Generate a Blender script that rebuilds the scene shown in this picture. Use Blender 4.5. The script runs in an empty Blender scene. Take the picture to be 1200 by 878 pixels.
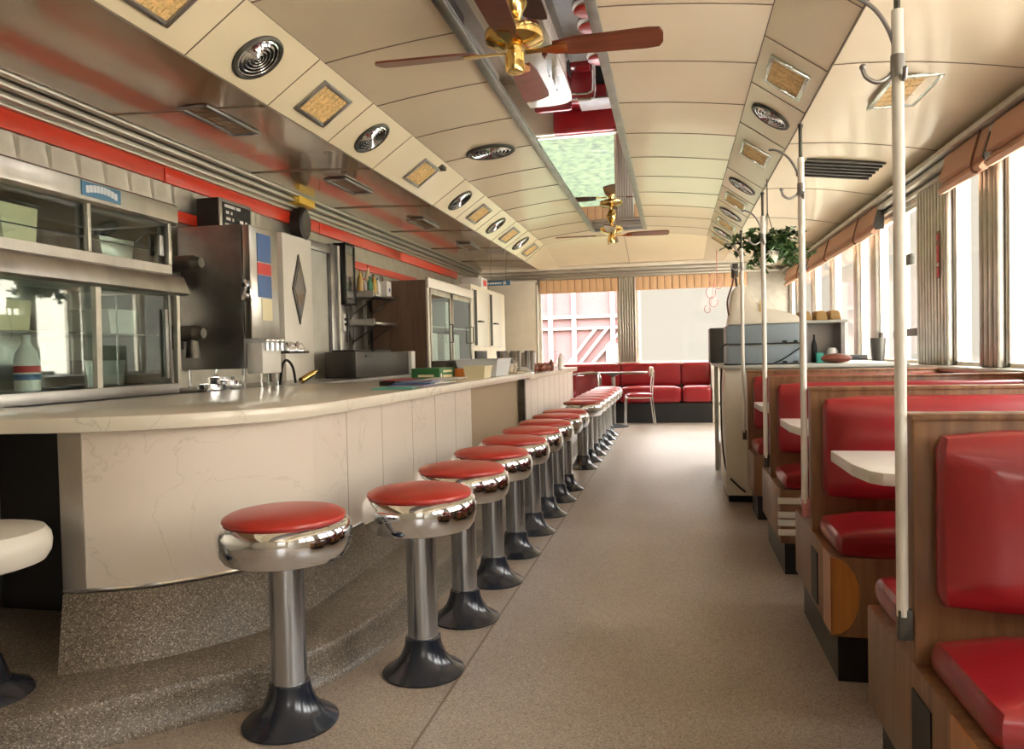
import bpy, bmesh, math, random
from mathutils import Vector, Matrix
K = 0.85                      # survey units -> metres
PI = math.pi
random.seed(7)
scn = bpy.context.scene
COL = scn.collection
cos, sin = math.cos, math.sin

# ------------------------------------------------------------------ materials
M = {}
def mat(name, col, rough=.5, metal=0., coat=0., bump=0., bscale=40., vary=0., vscale=6., stretch=(1, 1, 1), spec=.5,
        detail=4., emit=None, trans=0., col2=None, coords='Object'):
    m = bpy.data.materials.new(name); m.use_nodes = True
    nt = m.node_tree; b = nt.nodes['Principled BSDF']
    b.inputs['Base Color'].default_value = (*col, 1)
    b.inputs['Roughness'].default_value = rough
    b.inputs['Metallic'].default_value = metal
    b.inputs['Coat Weight'].default_value = coat
    b.inputs['Coat Roughness'].default_value = .08
    b.inputs['Specular IOR Level'].default_value = spec
    b.inputs['Transmission Weight'].default_value = trans
    tc = nt.nodes.new('ShaderNodeTexCoord'); mp = nt.nodes.new('ShaderNodeMapping')
    mp.inputs['Scale'].default_value = stretch
    nt.links.new(tc.outputs[coords], mp.inputs['Vector'])
    if vary > 0 or col2:
        n = nt.nodes.new('ShaderNodeTexNoise'); n.inputs['Scale'].default_value = vscale; n.inputs['Detail'].default_value = detail
        nt.links.new(mp.outputs[0], n.inputs['Vector'])
        r = nt.nodes.new('ShaderNodeValToRGB')
        r.color_ramp.elements[0].position = .35; r.color_ramp.elements[1].position = .65
        c2 = col2 or tuple(min(1, c * (1 + vary)) for c in col)
        c1 = col if col2 else tuple(c * (1 - vary) for c in col)
        r.color_ramp.elements[0].color = (*c1, 1); r.color_ramp.elements[1].color = (*c2, 1)
        nt.links.new(n.outputs['Fac'], r.inputs[0]); nt.links.new(r.outputs[0], b.inputs['Base Color'])
    if bump > 0:
        n = nt.nodes.new('ShaderNodeTexNoise'); n.inputs['Scale'].default_value = bscale; n.inputs['Detail'].default_value = 3
        nt.links.new(mp.outputs[0], n.inputs['Vector'])
        bp = nt.nodes.new('ShaderNodeBump'); bp.inputs['Strength'].default_value = bump; bp.inputs['Distance'].default_value = .01
        nt.links.new(n.outputs['Fac'], bp.inputs['Height']); nt.links.new(bp.outputs[0], b.inputs['Normal'])
    if emit:
        b.inputs['Emission Color'].default_value = (*emit[0], 1); b.inputs['Emission Strength'].default_value = emit[1]
    M[name] = m
    return m

def terrazzo(name, base, dark, light, scale, rough, stain=.25, spec=.5):
    m = mat(name, base, rough, spec=spec); nt = m.node_tree; b = nt.nodes['Principled BSDF']
    tc = nt.nodes.new('ShaderNodeTexCoord')
    v = nt.nodes.new('ShaderNodeTexVoronoi'); v.inputs['Scale'].default_value = scale
    nt.links.new(tc.outputs['Object'], v.inputs['Vector'])
    r = nt.nodes.new('ShaderNodeValToRGB'); r.color_ramp.interpolation = 'CONSTANT'
    e = r.color_ramp.elements
    e[0].position = 0; e[0].color = (*dark, 1); e[1].position = .16; e[1].color = (*base, 1)
    for p, c in ((.55, tuple(x * .86 for x in base)), (.74, tuple(x * 1.1 for x in base)), (.88, light)):
        q = e.new(p); q.color = (*c, 1)
    sx = nt.nodes.new('ShaderNodeSeparateColor'); nt.links.new(v.outputs['Color'], sx.inputs[0])
    nt.links.new(sx.outputs[0], r.inputs[0])
    n = nt.nodes.new('ShaderNodeTexNoise'); n.inputs['Scale'].default_value = 1.6; n.inputs['Detail'].default_value = 6
    nt.links.new(tc.outputs['Object'], n.inputs['Vector'])
    r2 = nt.nodes.new('ShaderNodeValToRGB'); r2.color_ramp.elements[0].position = .3; r2.color_ramp.elements[1].position = .7
    g = 1 - stain
    r2.color_ramp.elements[0].color = (g, g * .96, g * .9, 1); r2.color_ramp.elements[1].color = (1, 1, 1, 1)
    nt.links.new(n.outputs['Fac'], r2.inputs[0])
    mx = nt.nodes.new('ShaderNodeMix'); mx.data_type = 'RGBA'; mx.blend_type = 'MULTIPLY'; mx.inputs[0].default_value = 1
    nt.links.new(r.outputs[0], mx.inputs[6]); nt.links.new(r2.outputs[0], mx.inputs[7]); nt.links.new(mx.outputs[2], b.inputs['Base Color'])
    r3 = nt.nodes.new('ShaderNodeMapRange'); r3.inputs[3].default_value = rough - .1; r3.inputs[4].default_value = rough + .12
    nt.links.new(n.outputs['Fac'], r3.inputs[0]); nt.links.new(r3.outputs[0], b.inputs['Roughness'])
    return m

def marble(name, base, vein, rough):
    m = mat(name, base, rough, coat=.15); nt = m.node_tree; b = nt.nodes['Principled BSDF']
    tc = nt.nodes.new('ShaderNodeTexCoord')
    n = nt.nodes.new('ShaderNodeTexNoise'); n.inputs['Scale'].default_value = 2.2; n.inputs['Detail'].default_value = 7
    n.inputs['Distortion'].default_value = .8
    nt.links.new(tc.outputs['Object'], n.inputs['Vector'])
    s = nt.nodes.new('ShaderNodeMath'); s.operation = 'SUBTRACT'; s.inputs[1].default_value = .5
    a = nt.nodes.new('ShaderNodeMath'); a.operation = 'ABSOLUTE'
    nt.links.new(n.outputs['Fac'], s.inputs[0]); nt.links.new(s.outputs[0], a.inputs[0])
    r = nt.nodes.new('ShaderNodeValToRGB'); r.color_ramp.elements[0].position = .0; r.color_ramp.elements[1].position = .005
    r.color_ramp.elements[0].color = (*vein, 1); r.color_ramp.elements[1].color = (*base, 1)
    nt.links.new(a.outputs[0], r.inputs[0]); nt.links.new(r.outputs[0], b.inputs['Base Color'])
    return m

def wood(name, c1, c2, scale=3., rough=.35, axis='z', coat=.2):
    m = mat(name, c1, rough, coat=coat); nt = m.node_tree; b = nt.nodes['Principled BSDF']
    tc = nt.nodes.new('ShaderNodeTexCoord'); mp = nt.nodes.new('ShaderNodeMapping')
    mp.inputs['Scale'].default_value = {'z': (9, 9, .7), 'x': (.7, 9, 9), 'y': (9, .7, 9)}[axis]
    nt.links.new(tc.outputs['Object'], mp.inputs['Vector'])
    n = nt.nodes.new('ShaderNodeTexNoise'); n.inputs['Scale'].default_value = scale; n.inputs['Detail'].default_value = 5
    n.inputs['Distortion'].default_value = .6
    nt.links.new(mp.outputs[0], n.inputs['Vector'])
    r = nt.nodes.new('ShaderNodeValToRGB'); r.color_ramp.elements[0].position = .3; r.color_ramp.elements[1].position = .7
    r.color_ramp.elements[0].color = (*c1, 1); r.color_ramp.elements[1].color = (*c2, 1)
    nt.links.new(n.outputs['Fac'], r.inputs[0]); nt.links.new(r.outputs[0], b.inputs['Base Color'])
    return m

def glass(name, fac=.08, tint=(1, 1, 1)):
    m = bpy.data.materials.new(name); m.use_nodes = True; nt = m.node_tree; nt.nodes.clear()
    o = nt.nodes.new('ShaderNodeOutputMaterial'); mx = nt.nodes.new('ShaderNodeMixShader')
    t = nt.nodes.new('ShaderNodeBsdfTransparent'); t.inputs[0].default_value = (*tint, 1)
    g = nt.nodes.new('ShaderNodeBsdfGlossy'); g.inputs['Roughness'].default_value = .02
    lw = nt.nodes.new('ShaderNodeLayerWeight'); lw.inputs[0].default_value = .5
    pw = nt.nodes.new('ShaderNodeMath'); pw.operation = 'POWER'; pw.inputs[1].default_value = 5
    ad = nt.nodes.new('ShaderNodeMath'); ad.operation = 'MULTIPLY_ADD'; ad.inputs[1].default_value = .45; ad.inputs[2].default_value = fac
    nt.links.new(lw.outputs['Facing'], pw.inputs[0]); nt.links.new(pw.outputs[0], ad.inputs[0]); nt.links.new(ad.outputs[0], mx.inputs[0])
    nt.links.new(t.outputs[0], mx.inputs[1]); nt.links.new(g.outputs[0], mx.inputs[2]); nt.links.new(mx.outputs[0], o.inputs[0])
    M[name] = m
    return m

mat('enamel', (.73, .61, .43), .28, coat=.35, vary=.05, vscale=1.2)
mat('enamel_shaded', (.34, .215, .12), .15, coat=.6, vary=.10, vscale=1.0)  # ceiling enamel browned for the left low side, its shade put into the colour
mat('enamel_strip', (.78, .68, .47), .32, coat=.2, vary=.04, vscale=1.5)
mat('seam', (.20, .15, .10), .5)
mat('chrome', (.84, .87, .92), .07, 1)
mat('steel', (.52, .50, .47), .30, 1, vary=.12, vscale=8, stretch=(1, 1, .15))
mat('steel_dark', (.36, .355, .35), .36, 1, vary=.15, vscale=5)
mat('steel_brush', (.55, .52, .46), .36, 1, bump=.15, bscale=60, stretch=(.1, .1, 8))
mat('fan_steel', (.50, .53, .57), .24, 1)
mat('alu', (.50, .48, .42), .38, .85, vary=.1, vscale=10)
mat('brass', (.80, .56, .20), .14, 1)
mat('red_paint', (.62, .045, .02), .3, coat=.4)
mat('red_vinyl', (.29, .012, .017), .30, coat=.35, bump=.05, bscale=90, vary=.08, vscale=5)
mat('red_seat', (.50, .030, .020), .36, coat=.2, bump=.04, bscale=90, vary=.06, vscale=5)
mat('red_vinyl_dark', (.24, .012, .016), .25, coat=.4, bump=.05, bscale=90, vary=.1, vscale=5)
mat('black_rubber', (.014, .018, .028), .22, coat=.3)
mat('black', (.012, .011, .010), .5)
mat('black_kick', (.014, .013, .012), .4)
mat('dark_grey', (.05, .046, .04), .4)
mat('iron', (.10, .095, .08), .45, .6, vary=.25, vscale=12)
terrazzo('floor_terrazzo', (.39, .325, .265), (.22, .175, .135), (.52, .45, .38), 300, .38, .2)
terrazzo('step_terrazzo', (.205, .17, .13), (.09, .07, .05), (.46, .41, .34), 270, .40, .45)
marble('laminate_panel', (.80, .72, .645), (.68, .61, .54), .35)
marble('laminate_top', (.78, .74, .64), (.62, .58, .50), .18)
mat('cream', (.74, .69, .58), .4, vary=.04, vscale=4)
mat('white_paint', (.78, .75, .68), .3, coat=.2)
mat('tan', (.42, .32, .21), .5)
mat('white_plastic', (.80, .80, .78), .3)
mat('tub_plastic', (.62, .66, .70), .4)
mat('cream_plastic', (.80, .73, .50), .4)
mat('grey_panel', (.50, .50, .45), .45, vary=.06, vscale=4)
wood('wood', (.15, .060, .024), (.31, .155, .070), 3.2, .4)
wood('wood_orange', (.42, .15, .035), (.58, .25, .06), 3., .3)
wood('wood_blade', (.12, .028, .012), (.18, .045, .02), 3., .3, axis='x')
wood('wood_dark', (.10, .055, .035), (.17, .10, .06), 2., .5)
mat('blind', (.58, .34, .23), .75, bump=.3, bscale=70, stretch=(1, 1, 4))
mat('blind_end', (.66, .43, .25), .75, bump=.3, bscale=70, stretch=(4, 4, 1))
mat('cord', (.16, .06, .03), .7)
mat('lens', (.72, .50, .22), .5, vary=.25, vscale=9, stretch=(8, 8, 8))
mat('lens_dark', (.24, .14, .07), .35, coat=.3)
mat('foil', (.62, .66, .62), .18, 1, bump=.6, bscale=30)
mat('leaf', (.06, .13, .035), .4, vary=.4, vscale=6, coat=.2)
mat('crate', (.23, .29, .33), .45)
mat('bread', (.45, .28, .11), .8, bump=.4, bscale=30)
mat('brown_red', (.20, .055, .03), .5, vary=.3, vscale=20)
mat('green_box', (.03, .17, .05), .4)
mat('yellow', (.75, .50, .06), .4)
mat('orange', (.70, .22, .04), .4)
mat('blue', (.06, .14, .36), .4)
mat('blue_label', (.07, .20, .34), .5)
mat('teal', (.06, .42, .34), .4)
mat('paper', (.75, .74, .70), .6)
mat('lilac', (.36, .34, .52), .5)
mat('red_print', (.60, .05, .05), .5)
mat('pink', (.60, .25, .25), .7)
mat('green_bottle', (.06, .20, .10), .2)
mat('amber', (.55, .36, .08), .2)
mat('screen_glass', (.10, .10, .09), .06, coat=1.)
mat('grass', (.004, .014, .003), .9, col2=(.035, .055, .018), vscale=7., detail=8)
mat('hedge', (.035, .10, .02), .8, col2=(.16, .26, .06), vscale=9., detail=6)
mat('barn', (.29, .155, .16), .8)
mat('barn_white', (.40, .31, .29), .7)
mat('house', (.84, .79, .70), .8, vary=.03)
mat('asphalt', (.62, .59, .54), .9, vary=.06)
m = mat('mirror', (.62, .62, .66), .012, 1)
glass('glass', .03)
glass('case_glass', .09, (.85, .92, .90))
glass('clear_plastic', .06, (.9, .93, .95))

# ------------------------------------------------------------------ mesh builder
def catmull(pts, n=6):
    P = [Vector(p) for p in pts]; out = []
    for i in range(len(P) - 1):
        p0 = P[max(i - 1, 0)]; p1 = P[i]; p2 = P[i + 1]; p3 = P[min(i + 2, len(P) - 1)]
        for k in range(n):
            t = k / n
            out.append(.5 * ((2 * p1) + (-p0 + p2) * t + (2 * p0 - 5 * p1 + 4 * p2 - p3) * t * t + (-p0 + 3 * p1 - 3 * p2 + p3) * t ** 3))
    out.append(P[-1]); return out

class MB:
    def __init__(s): s.bm = bmesh.new()
    def _merge(s, b2, mtx=None):
        if mtx is not None: bmesh.ops.transform(b2, matrix=mtx, verts=b2.verts)
        me = bpy.data.meshes.new('_t'); b2.to_mesh(me); b2.free(); s.bm.from_mesh(me); bpy.data.meshes.remove(me); return s
    def box(s, a, b, bev=0., seg=2, mtx=None):
        t = bmesh.new(); bmesh.ops.create_cube(t, size=1)
        c = [(a[i] + b[i]) / 2 for i in range(3)]; d = [abs(b[i] - a[i]) for i in range(3)]
        for v in t.verts: v.co = Vector((v.co.x * d[0] + c[0], v.co.y * d[1] + c[1], v.co.z * d[2] + c[2]))
        if bev > 0:
            bmesh.ops.bevel(t, geom=t.edges[:], offset=min(bev, min(d) * .49), segments=seg, profile=.5, affect='EDGES')
        return s._merge(t, mtx)
    def cushion(s, a, b, r=.05, crown=.03, axis=2):
        """soft slab: rounded box subdivided and crowned along axis (sign by crown)"""
        t = bmesh.new(); bmesh.ops.create_cube(t, size=2)
        bmesh.ops.subdivide_edges(t, edges=t.edges[:], cuts=9, use_grid_fill=True)
        c = Vector([(a[i] + b[i]) / 2 for i in range(3)]); h = Vector([abs(b[i] - a[i]) / 2 for i in range(3)])
        for v in t.verts:
            u = Vector(v.co)
            p = Vector([u[i] * h[i] for i in range(3)])
            q = Vector([max(-(h[i] - min(r, h[i])), min(h[i] - min(r, h[i]), p[i])) for i in range(3)])
            d = p - q
            if d.length > 1e-6:
                ax = [abs(u[i]) for i in range(3)]
                nd = Vector([d[i] / max(min(r, h[i]), 1e-6) for i in range(3)])
                if nd.length > 1: nd.normalize()
                p = q + Vector([nd[i] * min(r, h[i]) for i in range(3)])
            o = [i for i in range(3) if i != axis]
            f = (1 - (u[o[0]]) ** 4) * (1 - (u[o[1]]) ** 4)
            if u[axis] * crown > 0: p[axis] += crown * f * abs(u[axis])
            v.co = p + c
        return s._merge(t)
    def lathe(s, prof, seg=32, c=(0, 0, 0), mtx=None):
        t = bmesh.new(); rings = []
        for r, z in prof:
            if r < 1e-5: rings.append([t.verts.new((0, 0, z))])
            else: rings.append([t.verts.new((r * cos(2 * PI * k / seg), r * sin(2 * PI * k / seg), z)) for k in range(seg)])
        for A, B in zip(rings, rings[1:]):
            for k in range(seg):
                a, b, c2, d = A[k % len(A)], A[(k + 1) % len(A)], B[(k + 1) % len(B)], B[k % len(B)]
                vs = []
                for v in (a, b, c2, d):
                    if v not in vs: vs.append(v)
                if len(vs) > 2: t.faces.new(vs)
        m2 = Matrix.Translation(c) @ (mtx or Matrix())
        return s._merge(t, m2)
    def cyl(s, p0, p1, r, seg=16, r2=None):
        p0, p1 = Vector(p0), Vector(p1); d = p1 - p0; L = d.length
        q = d.to_track_quat('Z', 'Y').to_matrix().to_4x4(); r2 = r if r2 is None else r2
        return s.lathe([(0, 0), (r, 0), (r2, L), (0, L)], seg, p0, q)
    def tube(s, pts, r, seg=8, smooth=0, caps=True):
        P = catmull(pts, smooth) if smooth else [Vector(p) for p in pts]
        t = bmesh.new(); rings = []; up = None
        for i, p in enumerate(P):
            d = (P[min(i + 1, len(P) - 1)] - P[max(i - 1, 0)]).normalized()
            if up is None: up = Vector((0, 0, 1)) if abs(d.z) < .9 else Vector((1, 0, 0))
            x = d.cross(up).normalized(); y = x.cross(d).normalized(); up = y
            rings.append([t.verts.new(p + r * (cos(2 * PI * k / seg) * x + sin(2 * PI * k / seg) * y)) for k in range(seg)])
        for A, B in zip(rings, rings[1:]):
            for k in range(seg): t.faces.new((A[k], A[(k + 1) % seg], B[(k + 1) % seg], B[k]))
        if caps: t.faces.new(rings[0][::-1]); t.faces.new(rings[-1])
        return s._merge(t)
    def prism(s, pts, z0, z1, axis='z', bev=0., mtx=None, seg=2):
        """closed outline in 2-D extruded along axis"""
        t = bmesh.new()
        def co(p, h):
            return {'z': (p[0], p[1], h), 'y': (p[0], h, p[1]), 'x': (h, p[0], p[1])}[axis]
        A = [t.verts.new(co(p, z0)) for p in pts]; B = [t.verts.new(co(p, z1)) for p in pts]; n = len(pts)
        t.faces.new(A[::-1]); t.faces.new(B)
        for k in range(n): t.faces.new((A[k], A[(k + 1) % n], B[(k + 1) % n], B[k]))
        bmesh.ops.recalc_face_normals(t, faces=t.faces[:])
        if bev > 0: bmesh.ops.bevel(t, geom=t.edges[:], offset=bev, segments=seg, profile=.5, affect='EDGES')
        return s._merge(t, mtx)
    def wall(s, lo, hi, closed=False):
        """quad strip between two polylines of equal length"""
        t = bmesh.new(); A = [t.verts.new(p) for p in lo]; B = [t.verts.new(p) for p in hi]
        for k in range(len(A) - 1): t.faces.new((A[k], A[k + 1], B[k + 1], B[k]))
        return s._merge(t)
    def sheet(s, rows, th=0.):
        t = bmesh.new(); R_ = [[t.verts.new(p) for p in r] for r in rows]
        for A, B in zip(R_, R_[1:]):
            for k in range(len(A) - 1): t.faces.new((A[k], A[k + 1], B[k + 1], B[k]))
        if th:
            bmesh.ops.recalc_face_normals(t, faces=t.faces[:])
            g = bmesh.ops.solidify(t, geom=t.faces[:], thickness=th)
        return s._merge(t)
    def ball(s, c, r, seg=12, sc=(1, 1, 1)):
        t = bmesh.new(); bmesh.ops.create_uvsphere(t, u_segments=seg, v_segments=max(6, seg // 2), radius=r)
        for v in t.verts: v.co = Vector((v.co.x * sc[0] + c[0], v.co.y * sc[1] + c[1], v.co.z * sc[2] + c[2]))
        return s._merge(t)
    def build(s, name, m, parent=None, local=False, smooth=35, org=None, fix=True, **props):
        me = bpy.data.meshes.new(name)
        if fix: bmesh.ops.recalc_face_normals(s.bm, faces=s.bm.faces[:])
        if parent is not None: o0 = Vector((0, 0, 0)) if local else Vector(WORG[parent.name])
        else:
            if org is None:
                xs = [v.co for v in s.bm.verts]
                org = (sum(min(f(c) for c in xs) + max(f(c) for c in xs) for f in [lambda c: c.x]) / 2,
                       (min(c.y for c in xs) + max(c.y for c in xs)) / 2, min(c.z for c in xs))
            o0 = Vector(org)
        for v in s.bm.verts: v.co = (v.co - o0) * K
        s.bm.to_mesh(me); s.bm.free()
        for p in me.polygons: p.use_smooth = True
        me.set_sharp_from_angle(angle=math.radians(smooth))
        me.materials.append(M[m] if isinstance(m, str) else m)
        o = bpy.data.objects.new(name, me); COL.objects.link(o)
        if parent is not None: o.parent = parent; WORG[o.name] = WORG[parent.name] if not local else (0, 0, 0)
        else: o.location = o0 * K; WORG[o.name] = tuple(o0)
        for k, v in props.items(): o[k] = v
        return o
WORG = {}
def root(name, label, cat, loc=(0, 0, 0), rz=0., group=None):
    o = bpy.data.objects.new(name, None); COL.objects.link(o); o.empty_display_size = .1
    o.location = Vector(loc) * K; o.rotation_euler = (0, 0, rz); o['label'] = label; o['category'] = cat
    if group: o['group'] = group
    WORG[o.name] = tuple(loc); return o
def subroot(p):   # parts of parts share origin of p (identity transform)
    return p
def dup(src, loc, rz=0., label=None, group=None):
    def cp(o, par):
        c = o.copy(); COL.objects.link(c)
        if par is not None: c.parent = par
        for ch in [x for x in bpy.data.objects if x.parent == o]: cp(ch, c)
        return c
    r = cp(src, None); r.location = Vector(loc) * K; r.rotation_euler = (0, 0, rz)
    if label: r['label'] = label
    if group: r['group'] = group
    return r
def struct(mb, name, m, **k): return mb.build(name, m, kind='structure', **k)
def B(*a, **k): return MB().box(*a, **k)
XL, XR, YE, YB = -3.9, 2.1, 14.5, -3.2

# ------------------------------------------------------------------ room shell
struct(B((XL, YB, -.1), (XR, YE, 0)), 'floor', 'floor_terrazzo')
struct(B((-.878, YB, 0), (-.868, YE, .0012)), 'trim_1', 'seam')
# left wall with stainless cladding
struct(B((XL - .12, YB, 0), (XL, YE, 3.1)), 'wall_left', 'alu')
struct(B((XL - .12, YE, 0), (XR + .12, YE + .15, 1.06)), 'wall_end', 'cream')
mb = MB()
mb.box((XL - .12, YE, 2.72), (XR + .12, YE + .15, 3.15)).box((XL - .12, YE, 1.06), (-2.58, YE + .15, 2.72)).box((-1.0, YE, 1.06), (-.72, YE + .15, 2.72)).box((1.35, YE, 1.06), (XR + .12, YE + .15, 2.72))
mb.build('wall_end.001', 'alu', kind='structure')
# end wall: header mouldings
mb = MB()
for z0, z1, d in ((2.745, 2.79, .05), (2.80, 2.85, .03), (2.86, 2.92, .06)): mb.box((XL, YE - d, z0), (XR, YE, z1), .01)
struct(mb, 'trim_2', 'steel_brush')
struct(B((XL, YE - .10, 2.93), (XR, YE, 3.0), .01), 'trim_3', 'cream')
mb = MB()
for k in range(7): mb.box((-1.02 + k * .047, YE - .06, 1.06), (-1.02 + k * .047 + .034, YE, 2.745), .012)
struct(mb, 'trim_4', 'steel_brush')
# rear wall (behind the photographer)
mb = MB()
mb.box((XL - .12, YB - .15, 0), (.35, YB, 3.4)).box((1.65, YB - .15, 0), (XR + .12, YB, 3.4)).box((.35, YB - .15, 0), (1.65, YB, .7)).box((.35, YB - .15, 2.5), (1.65, YB, 3.4))
struct(mb, 'wall_rear', 'cream')
# right wall: base, header, piers
struct(B((XR, YB, 0), (XR + .12, YE, 1.15)), 'wall_right', 'cream')
struct(B((XR, YB, 2.80), (XR + .12, YE, 3.1)), 'wall_right.001', 'alu')
mb = MB()
for z0, z1, d in ((2.71, 2.755, .16), (2.655, 2.70, .11), (2.60, 2.64, .05)): mb.box((XR - d, YB, z0), (XR, YE, z1), .012)
mb.box((XR - .01, YB, 2.56), (XR + .1, YE, 2.80))
struct(mb, 'trim_5', 'alu')
struct(B((XR - .12, YB, 1.10), (XR, YE, 1.145), .012), 'trim_6', 'alu')     # window sill
WIN = [(14.4, 13.76), (13.62, 12.24), (12.10, 10.82), (10.70, 9.45), (9.28, 8.67), (8.47, 7.82), (7.74, 7.06), (6.32, 5.72), (5.40, 4.78), (4.1, 3.3), (3.1, 2.2), (1.5, .7), (.5, -.4)]
mb = MB(); prev = YE
for k, (y1, y0) in enumerate(WIN):
    g = prev - y1
    if g > .3:                                         # fluted pier
        n = int(g / .07)
        mb.box((XR, y1, 1.1), (XR + .12, prev, 2.8))
        for j in range(n): mb.box((XR - .05, y1 + j * g / n + .008, 1.145), (XR, y1 + (j + 1) * g / n - .008, 2.6), .014)
    else: mb.box((XR - .03, y1, 1.1), (XR + .10, prev, 2.8), .01)
    prev = y0
mb.box((XR, YB, 1.1), (XR + .12, prev, 2.8))
struct(mb, 'trim_7', 'alu')
for k, (y1, y0) in enumerate(WIN):
    fr = MB(); w = .03
    fr.box((XR + .01, y0, 1.145), (XR + .06, y1, 1.145 + w)).box((XR + .01, y0, 2.56 - w), (XR + .06, y1, 2.56)).box((XR + .01, y0, 1.145), (XR + .06, y0 + w, 2.56)).box((XR + .01, y1 - w, 1.145), (XR + .06, y1, 2.56))
    f = fr.build('window_%d' % (k + 1), 'cream', kind='structure', org=(XR, (y0 + y1) / 2, 1.145))
    MB().box((XR + .03, y0 + w, 1.145 + w), (XR + .036, y1 - w, 2.56 - w)).build('pane', 'glass', f)
    if k == 6: MB().box((XR - .01, y0 + .02, 1.39), (XR + .02, y1 - .25, 1.46), .006).build('latch_bar', 'iron', f)
    if k == 5: MB().box((XR - .01, y1 - .1, 1.38), (XR + .02, y1 - .03, 1.45), .006).box((XR - .01, y0 + .03, 1.38), (XR + .02, y0 + .1, 1.45), .006).build('catch', 'iron', f)
for k, (x0, x1) in enumerate(((-2.58, -1.02), (-.70, 1.35))):
    fr = MB(); w = .04
    fr.box((x0, YE + .02, 1.06), (x1, YE + .08, 1.06 + w)).box((x0, YE + .02, 2.72 - w), (x1, YE + .08, 2.72)).box((x0, YE + .02, 1.06), (x0 + w, YE + .08, 2.72)).box((x1 - w, YE + .02, 1.06), (x1, YE + .08, 2.72))
    f = fr.build('window_%d' % (20 + k), 'cream', kind='structure', org=((x0 + x1) / 2, YE, 1.06))
    MB().box((x0 + w, YE + .045, 1.1), (x1 - w, YE + .051, 2.68)).build('pane', 'glass', f)
struct(B((XL, YE - .1, 1.02), (XR, YE, 1.07), .01), 'trim_8', 'cream')

# ------------------------------------------------------------------ ceiling
SL = [(-2.55, 2.95), (-2.17, 3.21)]; SR = [(.57, 3.21), (.93, 2.95)]
YS = 13.0   # soffits end here
struct(MB().sheet([[(XL, YB, 3.0), (XL + .7, YB, 2.985), (-2.55, YB, 2.95)], [(XL, YE, 3.0), (XL + .7, YE, 2.985), (-2.55, YE, 2.95)]]), 'ceiling', 'enamel_shaded')
rows = []
for y in (YB, YE): rows.append([(.93 + t * 1.17, y, 2.95 - .16 * t ** 1.8) for t in [k / 8 for k in range(9)]])
struct(MB().sheet(rows), 'ceiling.001', 'enamel')
struct(MB().sheet([[(-2.55, YB, 2.95), (-2.17, YB, 3.21)], [(-2.55, YS, 2.95), (-2.17, YS - .15, 3.21)]]), 'ceiling.002', 'enamel_strip')
struct(MB().sheet([[(.57, YB, 3.21), (.93, YB, 2.95)], [(.57, YS - .15, 3.21), (.93, YS, 2.95)]]), 'ceiling.003', 'enamel_strip')
def vz(x):  # vault height
    t = abs(x + .8) / 1.37
    return 3.325 - .115 * t ** 1.9
rows = []
xs = [-2.17 + (2.74) * k / 16 for k in range(17)]
YM = 12.3   # mirror end
mlx, mrx = -1.26, -.43
vl = [-2.17 + (mlx + 2.17) * k / 6 for k in range(7)]; vr = [mrx + (.57 - mrx) * k / 6 for k in range(7)]
struct(MB().sheet([[(x, y, vz(x)) for x in vl] for y in (YB, YM)]).sheet([[(x, y, vz(x)) for x in vr] for y in (YB, YM)]).sheet([[(x, y, vz(x)) for x in xs] for y in (YM, YS - .15)]), 'ceiling.004', 'enamel')
hip = MB().sheet([[(x, YS - .15, vz(x)) for x in xs], [(x, YE, 2.99) for x in xs]])
hip.sheet([[(-2.55, YS, 2.95), (-2.17, YS - .15, 3.21)], [(-2.55, YE, 2.95), (-2.17, YE, 2.99)]]).sheet([[(.57, YS - .15, 3.21), (.93, YS, 2.95)], [(.57, YE, 2.99), (.93, YE, 2.95)]])
struct(hip, 'ceiling.005', 'enamel')
struct(B((XL - .2, YB - .2, 3.42), (XR + .2, YE + .2, 3.5)), 'ceiling.006', 'cream')      # roof over the liner
# seams
def seam_path(pts, w=.006): return pts
mb = MB()
J = [3.65 + .86 * k for k in range(-7, 11)]
for y in J:
    if y > YM: continue
    mb.tube([(x, y, vz(x) - .001) for x in vl], .0055, 5); mb.tube([(x, y - .1, vz(x) - .001) for x in vr], .0045, 5)
for y in (4.44 - 1.7 * k for k in range(-5, 5)):
    mb.tube([(XL, y, 2.998), (-2.9, y, 2.966), (-2.55, y, 2.948)], .005, 5)
for y in (4.7 - 1.7 * k for k in range(-5, 5)):
    mb.tube([(.93 + t * 1.17, y, 2.949 - .16 * t ** 1.8) for t in [k / 8 for k in range(9)]], .004, 5)
LJ = [-.7, .2, 1.05, 1.9, 2.75, 3.6, 4.44, 5.3, 6.16, 7.83, 8.68, 9.6, 10.5, 11.35, 12.2]
RJ = [-.3, .55, 1.4, 2.25, 3.1, 3.97, 4.82, 5.62, 6.57, 8.13, 9.0, 9.8, 10.6, 11.4, 12.2]
for y in LJ: mb.tube([(-2.55, y, 2.949), (-2.17, y, 3.208)], .004, 5)
for y in RJ: mb.tube([(.57, y, 3.208), (.93, y, 2.949)], .004, 5)
mb.tube([(-2.55, YB, 2.95), (-2.55, YS, 2.95), (-2.17, YS - .15, 3.21)], .007, 5).tube([(-2.17, YB, 3.212), (-2.17, YS - .15, 3.212)], .004, 5)
mb.tube([(.93, YB, 2.95), (.93, YS, 2.95)], .007, 5).tube([(.57, YB, 3.212), (.57, YS - .15, 3.212)], .005, 5)
mb.tube([(-.8, YS - .1, 3.31), (-.8, YE, 2.985)], .004, 5).tube([(x, YS - .15, vz(x)) for x in xs], .003, 5)
struct(mb, 'trim_9', 'seam')
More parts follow.
